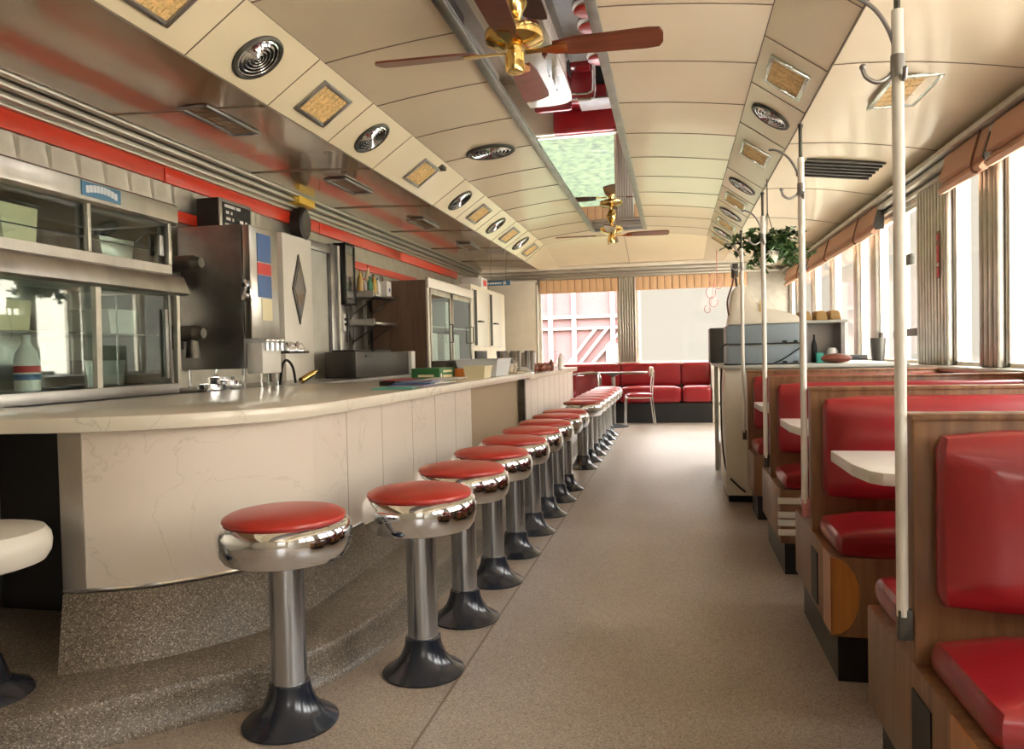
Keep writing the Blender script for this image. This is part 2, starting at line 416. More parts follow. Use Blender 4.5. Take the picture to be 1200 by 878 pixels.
# ceiling mirror and its frame
struct(B((mlx, YB, 3.305), (mrx, YM, 3.32)), 'trim_10', 'mirror')
mb = MB()
mb.box((mlx - .03, YB, 3.28), (mlx + .035, YM, 3.304), .006).box((mrx - .035, YB, 3.28), (mrx + .03, YM, 3.304), .006).box((mlx, YM - .05, 3.28), (mrx, YM + .02, 3.304), .006)
struct(mb, 'trim_11', 'steel_dark')
# left cove of ribbed stainless, stripes
mb = MB()
for z0, z1, d in ((2.965, 3.0, .20), (2.915, 2.955, .155), (2.865, 2.905, .11), (2.83, 2.86, .075)): mb.box((XL, YB, z0), (XL + d, YE, z1), .012)
mb.box((XL, YB, 2.84), (XL + .06, YE, 2.99))
struct(mb, 'trim_12', 'steel_brush')
mb = MB(); ys = [YB, 5.15, 7.75, 10.3, 13.2]
for a, b in zip(ys, ys[1:]): mb.box((XL, a + .008, 2.71), (XL + .05, b - .008, 2.83), .006)
struct(mb, 'trim_13', 'red_paint')
struct(B((XL, 4.0, 2.43), (XL + .03, 6.9, 2.52), .004).box((XL, 8.6, 2.43), (XL + .03, 11.0, 2.52), .004), 'trim_14', 'red_paint')
# pleated sunburst sheet between the stripes
rows = [[], []]
for k in range(60):
    y = 3.0 + k * .06
    rows[0].append((XL + .03 + (.009 if k % 2 else 0), y, 2.705)); rows[1].append((XL + .03, 3.0 + (k // 4 * 4 + 2) * .06 + ((k % 4) - 1.5) * .025, 2.53))
struct(MB().sheet(rows), 'trim_15', 'steel_brush', smooth=10)
mb = MB()
for k in range(16): mb.box((XL, 7.6 + k * .35, 1.0), (XL + .012, 7.6 + k * .35 + .335, 2.42), .004)
struct(mb, 'trim_16', 'steel')

# soffit vents and lights ----------------------------------------------------
def strip_mtx(side, y):
    if side == 'L': p, r = (-2.36, y, 3.08), Vector((.38, 0, .26))
    else: p, r = (.75, y, 3.08), Vector((-.36, 0, .26))
    r = r.normalized(); yv = Vector((0, 1, 0)); n = r.cross(yv)
    if n.z > 0: n = -n
    m_ = Matrix((r, yv, n)).transposed().to_4x4(); m_.translation = Vector(p); return m_
def xf(o, m_):
    mm = m_.copy(); mm.translation = mm.translation * K; o.matrix_world = mm; return o
def make_round(r=.145):
    t = root('ceiling_vent', '', 'vent')
    MB().lathe([(r, 0), (r, .012), (r * .92, .02), (r * .84, .016), (r * .84, 0), (r, 0)], 40).build('rim', 'iron', t, local=True)
    mb = MB()
    for k, q in enumerate((.84, .68, .53, .39, .26, .14)): mb.lathe([(r * q, .010 - .002 * k), (r * (q - .07), .016), (r * (q - .085), .012), (r * (q - .015), .006)], 32)
    mb.build('louver', 'chrome', t, local=True)
    MB().lathe([(r * .84, .003), (0, .003)], 32).lathe([(r * .84, .003), (r * .84, .002), (0, .002)], 32).build('duct', 'black', t, local=True)
    return t
def make_rect(w=.24, l=.34, foil=False, lens='lens'):
    t = root('ceiling_light', '', 'light'); fm = 'foil' if foil else 'steel_dark'
    mb = MB(); b = .03
    for a, c in (((-w / 2, -l / 2), (w / 2, -l / 2 + b)), ((-w / 2, l / 2 - b), (w / 2, l / 2)), ((-w / 2, -l / 2 + b), (-w / 2 + b, l / 2 - b)), ((w / 2 - b, -l / 2 + b), (w / 2, l / 2 - b))):
        mb.box((*a, 0), (*c, .022), .006)
    mb.build('frame', fm, t, local=True)
    mb = MB().box((-w / 2 + b, -l / 2 + b, 0), (w / 2 - b, l / 2 - b, .008))
    n = 6
    for k in range(1, n): mb.box((-w / 2 + b, -l / 2 + b + (l - 2 * b) * k / n - .002, .008), (w / 2 - b, -l / 2 + b + (l - 2 * b) * k / n + .002, .012))
    for k in range(1, 4): mb.box((-w / 2 + b + (w - 2 * b) * k / 4 - .002, -l / 2 + b, .008), (-w / 2 + b + (w - 2 * b) * k / 4 + .002, l / 2 - b, .012))
    mb.build('diffuser', lens, t, local=True)
    return t
Lr = [('R', 2.3), ('C', 3.15), ('R', 4.02), ('C', 4.86), ('R', 5.71), ('C', 6.92), ('R', 8.26), ('C', 9.1), ('R', 10.0), ('C', 10.85), ('R', 11.7), ('C', 12.5)]
Rr = [('C', 3.5), ('C', 5.22), ('R', 6.05), ('C', 7.15), ('R', 8.5), ('C', 9.35), ('R', 10.2), ('C', 11.0), ('R', 11.8), ('C', 12.5)]
ords = ['first', 'second', 'third', 'fourth', 'fifth', 'sixth', 'seventh', 'eighth', 'ninth', 'tenth', 'eleventh', 'twelfth', 'thirteenth', 'fourteenth', 'fifteenth', 'sixteenth', 'seventeenth']
proto_r = make_round(.165); proto_c = make_rect(.29, .42); proto_f = make_rect(.29, .44, True)
ur = uc = uf = False
for side, lst in (('L', Lr), ('R', Rr)):
    nr = nc = 0
    for kind, y in lst:
        if kind == 'R':
            lab = '%s round grilled vent from the camera along the %s sloped ceiling strip' % (ords[nr], 'left' if side == 'L' else 'right'); nr += 1
            if ur: o = dup(proto_r, (0, 0, 0))
            else: o = proto_r; ur = True
            g = 'round vents in the sloped ceiling strips'
        else:
            lab = '%s square amber light panel from the camera along the %s sloped ceiling strip' % (ords[nc], 'left' if side == 'L' else 'right'); nc += 1
            if side == 'L':
                o = dup(proto_c, (0, 0, 0)) if uc else proto_c; uc = True
            else:
                o = dup(proto_f, (0, 0, 0)) if uf else proto_f; uf = True
            g = 'square lights in the sloped ceiling strips'
        xf(o, strip_mtx(side, y)); o['label'] = lab; o['group'] = g
        WORG[o.name] = (0, 0, 0)
flat = Matrix(((1, 0, 0, 0), (0, -1, 0, 0), (0, 0, -1, 0), (0, 0, 0, 1)))
def on_ceiling(o, p, scale=1.): m_ = flat.copy(); m_.translation = Vector(p); xf(o, m_); return o
o = dup(proto_r, (0, 0, 0), label='round grilled vent alone in the left half of the centre ceiling, beside the mirror', group=''); del o['group']
m_ = Matrix((Vector((.98, 0, .09)).normalized(), (0, -1, 0), Vector((.09, 0, -.98)).normalized())).transposed().to_4x4(); m_.translation = Vector((-1.70, 7.06, vz(-1.7) - .002)); xf(o, m_); o.scale = (1.45, 1.3, 1.3)
proto_b = make_rect(.22, .64, False, 'lens_dark')
for k, y in enumerate((4.65, 6.72, 8.9, 11.0)):
    o = proto_b if k == 0 else dup(proto_b, (0, 0, 0))
    on_ceiling(o, (-3.02, y, 2.966)); o['label'] = '%s long brown ceiling light from the camera, in the dark ceiling above the cook line' % ords[k]; o['group'] = 'long brown lights over the cook line'
o = make_rect(.30, .60, True); on_ceiling(o, (1.44, 5.17, 2.915)); o['label'] = 'amber ceiling light with a foil-bright rim behind the nearest white pole'
t = root('air_grille', 'dark louvred air grille in the cream ceiling right of the second pole', 'vent', (1.48, 7.22, 2.87))
def gz(x): return 2.944 - .128 * (x - 1.15)
MB().prism([(1.15, gz(1.15)), (1.78, gz(1.78)), (1.78, gz(1.78) - .004), (1.15, gz(1.15) - .004)], 6.90, 7.50, axis='y').build('backing', 'black', t)
for k in range(6): MB().prism([(1.15, gz(1.15) - .004), (1.78, gz(1.78) - .004), (1.78, gz(1.78) - .018), (1.15, gz(1.15) - .018)], 6.90 + k * .115, 6.93 + k * .115, axis='y').build('slat', 'iron', t)
B((-2.22 - .04, 7.08, 3.15), (-2.19, 7.2, 3.19), .004).build('ceiling_switch', 'iron', label='small dark square fitting at the upper edge of the left sloped ceiling strip', category='switch')

# ------------------------------------------------------------------ ceiling fans
def make_fan(rot):
    t = root('ceiling_fan', '', 'fan')
    MB().lathe([(0, 0), (.075, 0), (.07, -.02), (.035, -.085), (.022, -.095), (0, -.095)], 28).build('canopy', 'brass', t, local=True)
    MB().cyl((0, 0, -.09), (0, 0, -.15), .018).build('downrod', 'brass', t, local=True)
    MB().lathe([(0, -.13), (.05, -.13), (.13, -.145), (.165, -.165), (.17, -.19), (.165, -.215), (.12, -.235), (.06, -.25), (0, -.25)], 36).build('motor_housing', 'brass', t, local=True)
    MB().lathe([(0, -.25), (.042, -.25), (.04, -.28), (.056, -.29), (.056, -.375), (.048, -.39), (.0, -.395)], 28).build('switch_housing', 'brass', t, local=True)
    for k in range(4):
        a = rot + k * PI / 2
        pitch = Matrix.Rotation(-.21, 4, 'X')
        R4 = Matrix.Rotation(a, 4, 'Z') @ Matrix.Translation((0, 0, -.27)) @ pitch
        pts = [(.22, -.05), (.34, -.075), (.74, -.088), (.81, -.08), (.83, -.04), (.83, .04), (.81, .08), (.74, .088), (.34, .075), (.22, .05)]
        MB().prism(pts, -.006, .006, mtx=R4).build('blade', 'wood_blade', t, local=True)
        MB().prism([(.06, -.022), (.15, -.016), (.24, -.045), (.30, -.035), (.30, .035), (.24, .045), (.15, .016), (.06, .022)], -.014, -.006, mtx=R4).build('blade_bracket', 'brass', t, local=True)
    return t
f1 = make_fan(.02); f1.location = Vector((-.86, 4.22, 3.303)) * K; f1['label'] = 'brass and wood ceiling fan nearest the camera, above the counter stools'
f1['group'] = 'ceiling fans'
f2 = dup(f1, (-.87, 11.1, 3.303), .03, 'brass and wood ceiling fan farther down the aisle, under the end of the ceiling mirror', 'ceiling fans')

# ------------------------------------------------------------------ counter
pan = catmull([(-1.68, 6.07, 0), (-1.68, 3.6, 0), (-1.69, 3.2, 0), (-1.76, 2.97, 0), (-1.91, 2.74, 0), (-2.11, 2.57, 0), (-2.36, 2.47, 0)], 6)
def offs(path, d):
    out = []
    for i, p in enumerate(path):
        t = (path[min(i + 1, len(path) - 1)] - path[max(i - 1, 0)]).normalized()
        out.append(p + Vector((-t.y, t.x, 0)) * d)
    return out
ct = root('lunch_counter', 'long cream marbled lunch counter curving round at its near end, behind the stools', 'counter', (-1.9, 5., 0))
inner = offs(pan, -.5)
if inner[3].x > pan[3].x: sgn = -1
else: sgn = 1
body_in = offs(pan, -.05 * sgn)
poly = [(p.x, p.y) for p in pan] + [(p.x, p.y) for p in reversed(offs(pan, -.06 * sgn))]
def ribbon(out_, in_, z0, z1):
    mb = MB(); A0 = [(p.x, p.y, z0) for p in out_]; A1 = [(p.x, p.y, z1) for p in out_]; B0 = [(p.x, p.y, z0) for p in in_]; B1 = [(p.x, p.y, z1) for p in in_]
    mb.wall(A0, A1); mb.wall(B1, B0); mb.wall(A1, B1); mb.wall(B0, A0)
    mb.wall([A0[0], B0[0]], [A1[0], B1[0]]); mb.wall([B0[-1], A0[-1]], [B1[-1], A1[-1]])
    bmesh.ops.remove_doubles(mb.bm, verts=mb.bm.verts, dist=.0005)
    return mb
ribbon(pan, offs(pan, -.06 * sgn), .41, 1.045).build('front_panel', 'laminate_panel', ct)
edge = catmull([(-1.58, 8.3, 0), (-1.58, 6.0, 0), (-1.58, 3.7, 0), (-1.59, 3.2, 0), (-1.65, 2.93, 0), (-1.82, 2.67, 0), (-2.05, 2.49, 0), (-2.4, 2.38, 0), (-3.0, 2.34, 0), (-3.88, 2.34, 0)], 6)
rear = [(-3.88, 3.02), (-3.07, 3.02), (-3.07, 5.4), (-2.98, 5.55), (-2.75, 5.78), (-2.5, 6.05), (-2.36, 6.4), (-2.35, 8.3)]
mb = MB().prism([(p.x, p.y) for p in edge] + rear, 1.04, 1.10)
bmesh.ops.bevel(mb.bm, geom=[e for e in mb.bm.edges if e.calc_face_angle(0) > 1.2 and abs(e.verts[0].co.z - e.verts[1].co.z) < .01], offset=.008, segments=2, profile=.5, affect='EDGES')
mb.build('countertop', 'laminate_top', ct)
bot = catmull([(-1.655, 6.9, 0), (-1.655, 3.6, 0), (-1.665, 3.1, 0), (-1.73, 2.85, 0), (-1.90, 2.60, 0), (-2.08, 2.43, 0), (-2.25, 2.31, 0)], 6)
top_ = offs(pan, .012 * sgn)
# straight run of the curb continues to the far counter
R0 = [(p.x, p.y, .15) for p in bot]; R1 = [(p.x, p.y, .40) for p in top_]
R0[0] = (-1.655, 6.07, .15)
mb = MB().wall(R0, R1); I1 = [(p.x, p.y, .40) for p in offs(pan, -.05 * sgn)]
mb.wall(R1, I1); mb.wall([R0[-1], (-2.45, 2.62, .15)], [R1[-1], I1[-1]])
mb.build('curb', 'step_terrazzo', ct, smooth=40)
# joints + trims
for y in (3.62, 4.1, 4.62, 5.1, 5.6): MB().box((-1.6795, y - .0012, .43), (-1.6785, y + .0012, 1.04)).build('joint', 'seam', ct)
mb = MB(); q = offs(pan, .006 * sgn)
mb.tube([(p.x, p.y, .412) for p in q], .008, 6)
mb.build('metal_strip', 'chrome', ct)
e0, e1 = pan[-1], pan[-3]
d = (e1 - e0).normalized(); e2 = e0 + d * .085
n_ = Vector((-d.y, d.x, 0)); n_ = n_ if n_.y < 0 else -n_
mb = MB(); mb.prism([(e0.x + n_.x * .008, e0.y + n_.y * .008), (e2.x + n_.x * .008, e2.y + n_.y * .008), (e2.x - n_.x * .08, e2.y - n_.y * .08), (e0.x - n_.x * .08, e0.y - n_.y * .08)], .41, 1.045)
mb.build('end_trim', 'steel', ct)
MB().box((-1.78, 6.05, .15), (-1.74, 8.3, 1.045)).build('recess_panel', 'tan', ct)
MB().box((-1.73, 8.26, .15), (-1.66, 8.33, 1.045)).build('recess_post', 'iron', ct)
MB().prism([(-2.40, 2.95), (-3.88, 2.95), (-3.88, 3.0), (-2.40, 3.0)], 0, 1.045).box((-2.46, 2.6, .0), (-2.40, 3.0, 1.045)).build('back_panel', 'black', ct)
# step
stp = catmull([(-1.29, 13.4, 0), (-1.29, 8, 0), (-1.29, 4.0, 0), (-1.305, 3.35, 0), (-1.35, 2.95, 0), (-1.45, 2.65, 0), (-1.74, 2.36, 0), (-2.09, 2.03, 0), (-2.6, 1.74, 0), (-3.3, 1.6, 0), (-3.82, 1.57, 0)], 6)
rows = []
for dz, dd in ((0, .035), (.02, .012), (.11, .004), (.143, .001), (.15, -.007)):
    rows.append([(p.x, p.y, dz) for p in offs(stp, dd * sgn)])
inn = [Vector((-1.72, p.y, .15)) if p.y > 3.6 else Vector((min(p.x - .02, -1.75), max(p.y + .5, 3.1), .15)) for p in stp]
inn = []
for p in stp:
    if p.y > 3.6: inn.append((-1.80, p.y, .15))
    else: inn.append((min(-1.80, p.x - .06), 3.2 if p.x > -2.4 else 2.93, .15))
rows.append(inn)
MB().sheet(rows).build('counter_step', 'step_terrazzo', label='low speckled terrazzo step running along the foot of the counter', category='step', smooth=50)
# far counter
fc = root('lunch_counter', 'farther cream panelled counter section beyond the tan recess, loaded with cups and trays', 'counter', (-1.95, 10.5, 0))
MB().box((-1.74, 8.34, .40), (-1.68, 12.55, 1.02)).box((-2.4, 12.5, .15), (-1.68, 12.56, 1.02)).build('front_panel', 'laminate_panel', fc)
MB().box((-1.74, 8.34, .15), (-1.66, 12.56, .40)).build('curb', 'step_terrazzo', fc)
e = catmull([(-1.62, 8.36, 0), (-1.58, 8.9, 0), (-1.56, 10.5, 0), (-1.57, 12.2, 0), (-1.66, 12.6, 0), (-1.9, 12.72, 0), (-2.2, 12.74, 0)], 6)
MB().prism([(p.x, p.y) for p in e] + [(-2.35, 12.74), (-2.35, 8.36)], 1.02, 1.075).build('countertop', 'laminate_top', fc)
for k in range(9): MB().box((-1.6795, 8.75 + k * .45, .42), (-1.6785, 8.753 + k * .45, 1.01)).build('joint', 'seam', fc)

# ------------------------------------------------------------------ stools
def make_stool():
    t = root('counter_stool', '', 'stool')
    MB().lathe([(0, 0), (.168, 0), (.170, .008), (.160, .016), (.125, .035), (.095, .07), (.078, .11), (.072, .145), (.066, .15), (0, .15)], 36).build('base', 'black_rubber', t, local=True)
    MB().cyl((0, 0, .14), (0, 0, .61), .062, 32).build('pedestal', 'fan_steel', t, local=True)
    MB().lathe([(0, .590), (.10, .591), (.185, .594), (.212, .604), (.229, .630), (.236, .662), (.236, .695), (.230, .716), (.217, .730), (.20, .735), (0, .735)], 48).build('seat_ring', 'chrome', t, local=True)
    MB().lathe([(.205, .733), (.214, .739), (.212, .748), (.195, .758), (.15, .767), (.09, .772), (0, .774)], 48).build('cushion', 'red_seat', t, local=True)
    return t
st0 = make_stool()
ys = [2.91, 3.54, 4.15, 4.76, 5.36, 5.96, 6.56, 7.10]
ys2 = [8.42, 8.98, 9.55, 10.1, 10.65, 11.25, 11.8]
spots = [(-1.37, 2.42)] + [(-1.035, y) for y in ys] + [(-1.03, y) for y in ys2]
for k, (x, y) in enumerate(spots):
    if k == 0: lab = 'chrome stool with a red top nearest the camera, set apart left of the row'
    elif k < 9: lab = '%s red-topped chrome stool of the nearer row, counted from the camera' % ords[k]
    else: lab = '%s red-topped chrome stool of the far row beyond the tan recess' % ords[k - 9]
    o = st0 if k == 0 else dup(st0, (0, 0, 0))
    o.location = Vector((x, y, 0)) * K; o.rotation_euler = (0, 0, k * .7); o['label'] = lab; o['group'] = 'red and chrome counter stools'
# white round stool at the left edge
t = root('counter_stool', 'white rounded stool seat at the left edge beside the dark gap under the counter', 'stool', (-2.39, 2.12, 0))
MB().lathe([(0, .15), (.168, .15), (.160, .165), (.095, .2), (.07, .28), (0, .28)], 32).build('base', 'black_rubber', t, local=True)
MB().cyl((0, 0, .27), (0, 0, .60), .055, 24).build('pedestal', 'fan_steel', t, local=True)
MB().lathe([(0, .590), (.17, .597), (.215, .612), (.232, .640), (.236, .672), (.232, .700), (.215, .724), (.17, .735), (0, .738)], 40).build('seat', 'white_paint', t, local=True)

# ------------------------------------------------------------------ booths
bench_words = ['nearest the camera', 'second from the camera, behind the near white table', 'third from the camera', 'farthest, against the white cabinet']
def booth(D, k, back=True):
    x0, x1 = .575, 2.08
    t = root('booth_bench', 'red vinyl and wood booth bench %s' % bench_words[k], 'booth', ((x0 + x1) / 2, D, 0), group='booth benches by the windows')
    ya = D - .44; yb = D + (.44 if back else .06)
    MB().box((x0 + .03, ya + .05, 0), (x1, yb - .05, .20)).build('kickplate', 'black_kick', t)
    mb = MB().box((x0, ya, .19), (x1, yb, .50), .008)
    mb.build('base', 'wood', t)
    if k in (0, 1):
        MB().box((x0 - .004, D - .16, .22), (x0 + .001, D - .02, .44)).build('vent_slot', 'black', t)
        pts = [(x0 + .001, .20)] + [(x0 + .10 * sin(a), .35 + .15 * -cos(a)) for a in [PI * q / 10 for q in range(11)]] + [(x0 + .001, .50)]
        MB().prism(pts, ya - .004, ya + .002, axis='y').box((x0 - .004, ya, .20), (x0 + .001, ya + .15, .50)).build('wood_patch', 'wood_orange', t, label='bright orange varnished wood patch at the corner')
    if k == 2:
        mb = MB()
        for q, z in enumerate((.44, .36, .315, .26)): mb.box((x0 - .012, ya - .012, z - .022), (x0 + .22 - .03 * q, ya + .002, z + .014), .004)
        mb.build('tape_strip', 'cream', t, label='strips of cream tape round the corner')
    MB().box((x0, D - .035, .50), (x1, D + .035, 1.12), .006).build('divider', 'wood', t)
    MB().box((x0 - .004, D - .04, 1.115), (x1, D + .04, 1.132), .004).build('top_rail', 'wood', t)
    MB().cushion((x0 + .04, D - .115, .655), (x1, D - .03, 1.095), .045, -.03, axis=1).build('back_cushion', 'red_vinyl', t)
    MB().cushion((x0 + .02, ya - .03, .49), (x1, D - .05, .60), .05, .022).build('seat_cushion', 'red_vinyl', t)
    if back:
        MB().cushion((x0 + .04, D + .03, .655), (x1, D + .115, 1.095), .045, .03, axis=1).build('back_cushion', 'red_vinyl', t)
        MB().cushion((x0 + .02, D + .05, .49), (x1, yb + .03, .60), .05, .022).build('seat_cushion', 'red_vinyl_dark', t)
    return t
Ds = [2.05, 3.47, 4.90, 6.33]
for k, D in enumerate(Ds): booth(D, k, back=(k < 3))
tw = ['nearest the camera', 'second from the camera', 'third from the camera']
for k in range(3):
    yc = (Ds[k] + Ds[k + 1]) / 2 + .07; x0 = .59
    t = root('booth_table', 'white booth table %s, jutting out between the red benches' % tw[k], 'table', (1.3, yc, 0), group='white booth tables')
    a, b = yc - .29, yc + .27
    MB().prism([(x0, b), (2.09, b), (2.09, a), (x0 + .10, a), (x0 + .05, a + .012), (x0 + .02, a + .06), (x0, b - .35)], .858, .90, bev=.004).build('tabletop', 'white_paint', t)
    MB().cyl((1.5, yc, .03), (1.5, yc, .86), .04, 16).build('post', 'black', t)
    MB().lathe([(0, 0), (.2, 0), (.2, .012), (.05, .04), (0, .04)], 24, (1.5, yc, 0)).build('foot', 'black', t)
# coat poles
pw = ['nearest the camera', 'second from the camera', 'third from the camera', 'farthest, by the hanging plant']
for k, y in enumerate((2.03, 3.47, 4.90, 6.40)):
    x = .552
    t = root('coat_pole', 'white coat pole %s, fixed to the aisle end of a booth' % pw[k], 'coat pole', (x, y, .55), group='white coat poles')
    MB().cyl((x, y, .62), (x, y, 2.13), .0140, 16).build('pole', 'white_paint', t)
    MB().tube([(x, y, 2.12), (x, y, 2.27)], .008, 8).lathe([(0, 2.26), (.012, 2.262), (.012, 2.275), (0, 2.28)], 12, (x, y, 0)).build('top_rod', 'iron', t)
    s_ = 1
    hk = MB()
    hk.tube([(x, y, 2.0), (x - .015, y, 2.07), (x - .05, y - .01, 2.13), (x - .10, y - .02, 2.165), (x - .135, y - .02, 2.17)], .0055, 8, 5)
    hk.tube([(x, y, 2.0), (x - .02, y, 1.97), (x - .05, y - .01, 1.955), (x - .075, y - .01, 1.97), (x - .082, y - .01, 1.99)], .0055, 8, 5).ball((x - .082, y - .01, 1.995), .009)
    hk.tube([(x, y, 1.98), (x + .005, y - .03, 1.95), (x, y - .06, 1.97)], .0055, 8, 4)
    hk.cyl((x, y, 1.965), (x, y, 2.02), .0165)
    hk.build('coat_hook', 'steel_dark', t)
    MB().box((x - .012, y - .012, .56), (x + .022, y + .012, .64), .005).build('bracket', 'pink' if k == 1 else 'iron', t)

# ------------------------------------------------------------------ end banquette, table, chairs
t = root('banquette', 'long red vinyl banquette along the end wall under the windows', 'banquette', (-.6, 14.2, 0))
MB().box((-2.2, 13.88, 0), (.66, 14.45, .36)).build('base', 'black', t)
for a, b in ((-2.2, -1.0), (-1.0, .12), (.12, .66)):
    MB().cushion((a + .005, 13.85, .36), (b - .005, 14.35, .66), .07, .02).build('seat_cushion', 'red_vinyl', t)
    MB().cushion((a + .005, 14.28, .66), (b - .005, 14.42, 1.10), .04, -.02, axis=1).build('back_cushion', 'red_vinyl', t)
MB().box((.66, 13.86, 0), (.70, 14.45, 1.12), .01).box((-2.2, 14.40, 1.09), (.7, 14.5, 1.12), .01).build('end_rail', 'cream', t)
t = root('banquette', 'short red bench end seen past the far counter, by the chrome armrest', 'banquette', (-2.0, 13.4, 0))
MB().box((-2.4, 12.95, 0), (-1.72, 13.45, .36)).build('base', 'black', t)
MB().cushion((-2.4, 12.93, .36), (-1.72, 13.45, .62), .07, .02).build('seat_cushion', 'red_vinyl_dark', t)
MB().cushion((-2.4, 13.42, .55), (-1.72, 13.55, .93), .05, -.02, axis=1).build('back_cushion', 'red_vinyl', t)
t = root('dining_table', 'small pedestal table in front of the end banquette', 'table', (-1.05, 13.2, 0))
MB().prism([(-1.55, 12.9), (-.5, 12.9), (-.46, 12.94), (-.46, 13.46), (-.5, 13.5), (-1.55, 13.5)], .93, .96, bev=.005).build('tabletop', 'wood_dark', t)
MB().cyl((-1.05, 13.2, .04), (-1.05, 13.2, .93), .035, 16).lathe([(.035, .88), (.12, .93)], 16, (-1.05, 13.2, 0)).build('pedestal', 'steel_dark', t)
MB().lathe([(0, 0), (.25, 0), (.25, .015), (.05, .05), (0, .05)], 24, (-1.05, 13.2, 0)).build('foot', 'black', t)
def chair(name, label, loc, rz):
    t = root(name, label, 'chair', loc, rz)
    MB().cushion((-.22, -.22, .50), (.22, .22, .57), .03, .015).build('seat', 'red_vinyl', t, local=True)
    MB().cushion((-.20, .20, .86), (.20, .245, 1.04), .02, -.01, axis=1).build('backrest', 'cream', t, local=True)
    for sx in (-1, 1):
        MB().tube([(sx * .21, -.21, .51), (sx * .215, -.24, .47), (sx * .22, -.25, 0)], .012, 8, 4).build('leg', 'chrome', t, local=True)
        MB().tube([(sx * .21, .27, 0), (sx * .21, .235, .30), (sx * .20, .215, .55), (sx * .20, .25, .98)], .012, 8, 4).build('leg', 'chrome', t, local=True)
    MB().tube([(-.21, -.22, .50), (.21, -.22, .50)], .012, 8).tube([(-.21, .21, .50), (.21, .21, .50)], .012, 8).tube([(-.21, -.21, .5), (-.21, .21, .5)], .012, 8).tube([(.21, -.21, .5), (.21, .21, .5)], .012, 8).build('seat_frame', 'chrome', t, local=True)
    return t
chair('dining_chair', 'chrome chair with a red seat standing at the pedestal table', (-.62, 13.45, 0), -PI / 2 + .12)
t = root('armchair', 'low chrome-tube armchair with red upholstery beside the last stools', 'chair', (-1.5, 12.8, 0))
MB().box((-1.64, 12.62, .40), (-1.30, 12.98, .50), .03).build('seat', 'red_vinyl_dark', t)
MB().box((-1.66, 12.94, .45), (-1.30, 13.0, .92), .02).build('backrest', 'red_vinyl_dark', t)
for yy, nm in ((12.58, 'arm'), (12.9, 'arm')):
    MB().tube([(-1.68, yy, .95), (-1.4, yy, .97), (-1.30, yy, .95), (-1.25, yy, .88), (-1.25, yy, .4), (-1.25, yy, .02)], .016, 8, 5).build('arm_tube', 'chrome', t)
MB().tube([(-1.66, 12.6, .4), (-1.66, 12.6, .01)], .014).tube([(-1.66, 12.95, .4), (-1.66, 12.95, .01)], .014).build('leg', 'chrome', t)

# ------------------------------------------------------------------ window blinds
def roman(y0, y1, label, tails=()):
    t = root('roman_blind', label, 'blind', (1.95, (y0 + y1) / 2, 2.42), group='terracotta folded blinds over the side windows')
    prof = [(2.05, 2.70), (1.99, 2.70), (1.94, 2.52), (1.975, 2.505), (1.93, 2.445), (1.95, 2.42), (1.985, 2.43), (2.02, 2.50), (2.05, 2.52)]
    MB().prism(prof, y0, y1, axis='y').build('folded_cloth', 'blind', t)
    for yy in tails:
        MB().tube([(1.975, yy, 2.70), (1.925, yy, 2.52), (1.915, yy - .02, 2.44), (1.94, yy - .04, 2.415)], .008, 6, 4).build('cord', 'cord', t)
    MB().prism([(2.05, 2.69), (2.0, 2.69), (1.95, 2.51), (1.97, 2.46), (2.05, 2.47)], y0 - .012, y0 - .001, axis='y').build('end_board', 'dark_grey', t)
    return t
roman(8.05, 11.75, 'long folded terracotta blind over the far side windows, tied with two brown cords', (8.75, 10.35))
roman(5.36, 6.14, 'folded terracotta blind over the narrow window beside the fluted pier', (5.45,))
roman(4.5, 5.28, 'folded terracotta blind cut off by the right edge of the photograph', ())
roman(11.95, 14.1, 'farthest folded terracotta blind, in the corner by the end wall', (12.6,))
for k, (x0, x1, lab) in enumerate(((-2.56, -1.03, 'orange slatted valance over the left end window, above the pink building'), (-.70, 1.34, 'orange slatted valance over the right end window'))):
    t = root('window_valance', lab, 'blind', ((x0 + x1) / 2, YE, 2.38), group='orange valances over the end windows')
    n = int((x1 - x0) / .128); mb = MB()
    for j in range(n):
        w = (x1 - x0) / n
        mb.box((x0 + j * w + .004, YE - .045, 2.48), (x0 + (j + 1) * w - .004, YE - .02, 2.74), .005)
    mb.build('slats', 'blind_end', t)
    MB().box((x0, YE - .02, 2.49), (x1, YE - .012, 2.74)).build('backing', 'cord', t)
# white board left of the end window
t = root('wall_board', 'plain cream roller screen hung on the end wall left of the windows', 'screen', (-3.1, YE - .05, 1.3))
MB().box((-3.58, YE - .04, 1.12), (-2.64, YE - .015, 2.735), .004).build('sheet', 'cream', t)
MB().tube([(-3.6, YE - .075, 2.735), (-2.6, YE - .075, 2.735)], .025).build('roller', 'white_paint', t)
MB().box((-2.63, YE - .05, 1.1), (-2.595, YE, 2.66), .006).build('side_rail', 'white_paint', t)

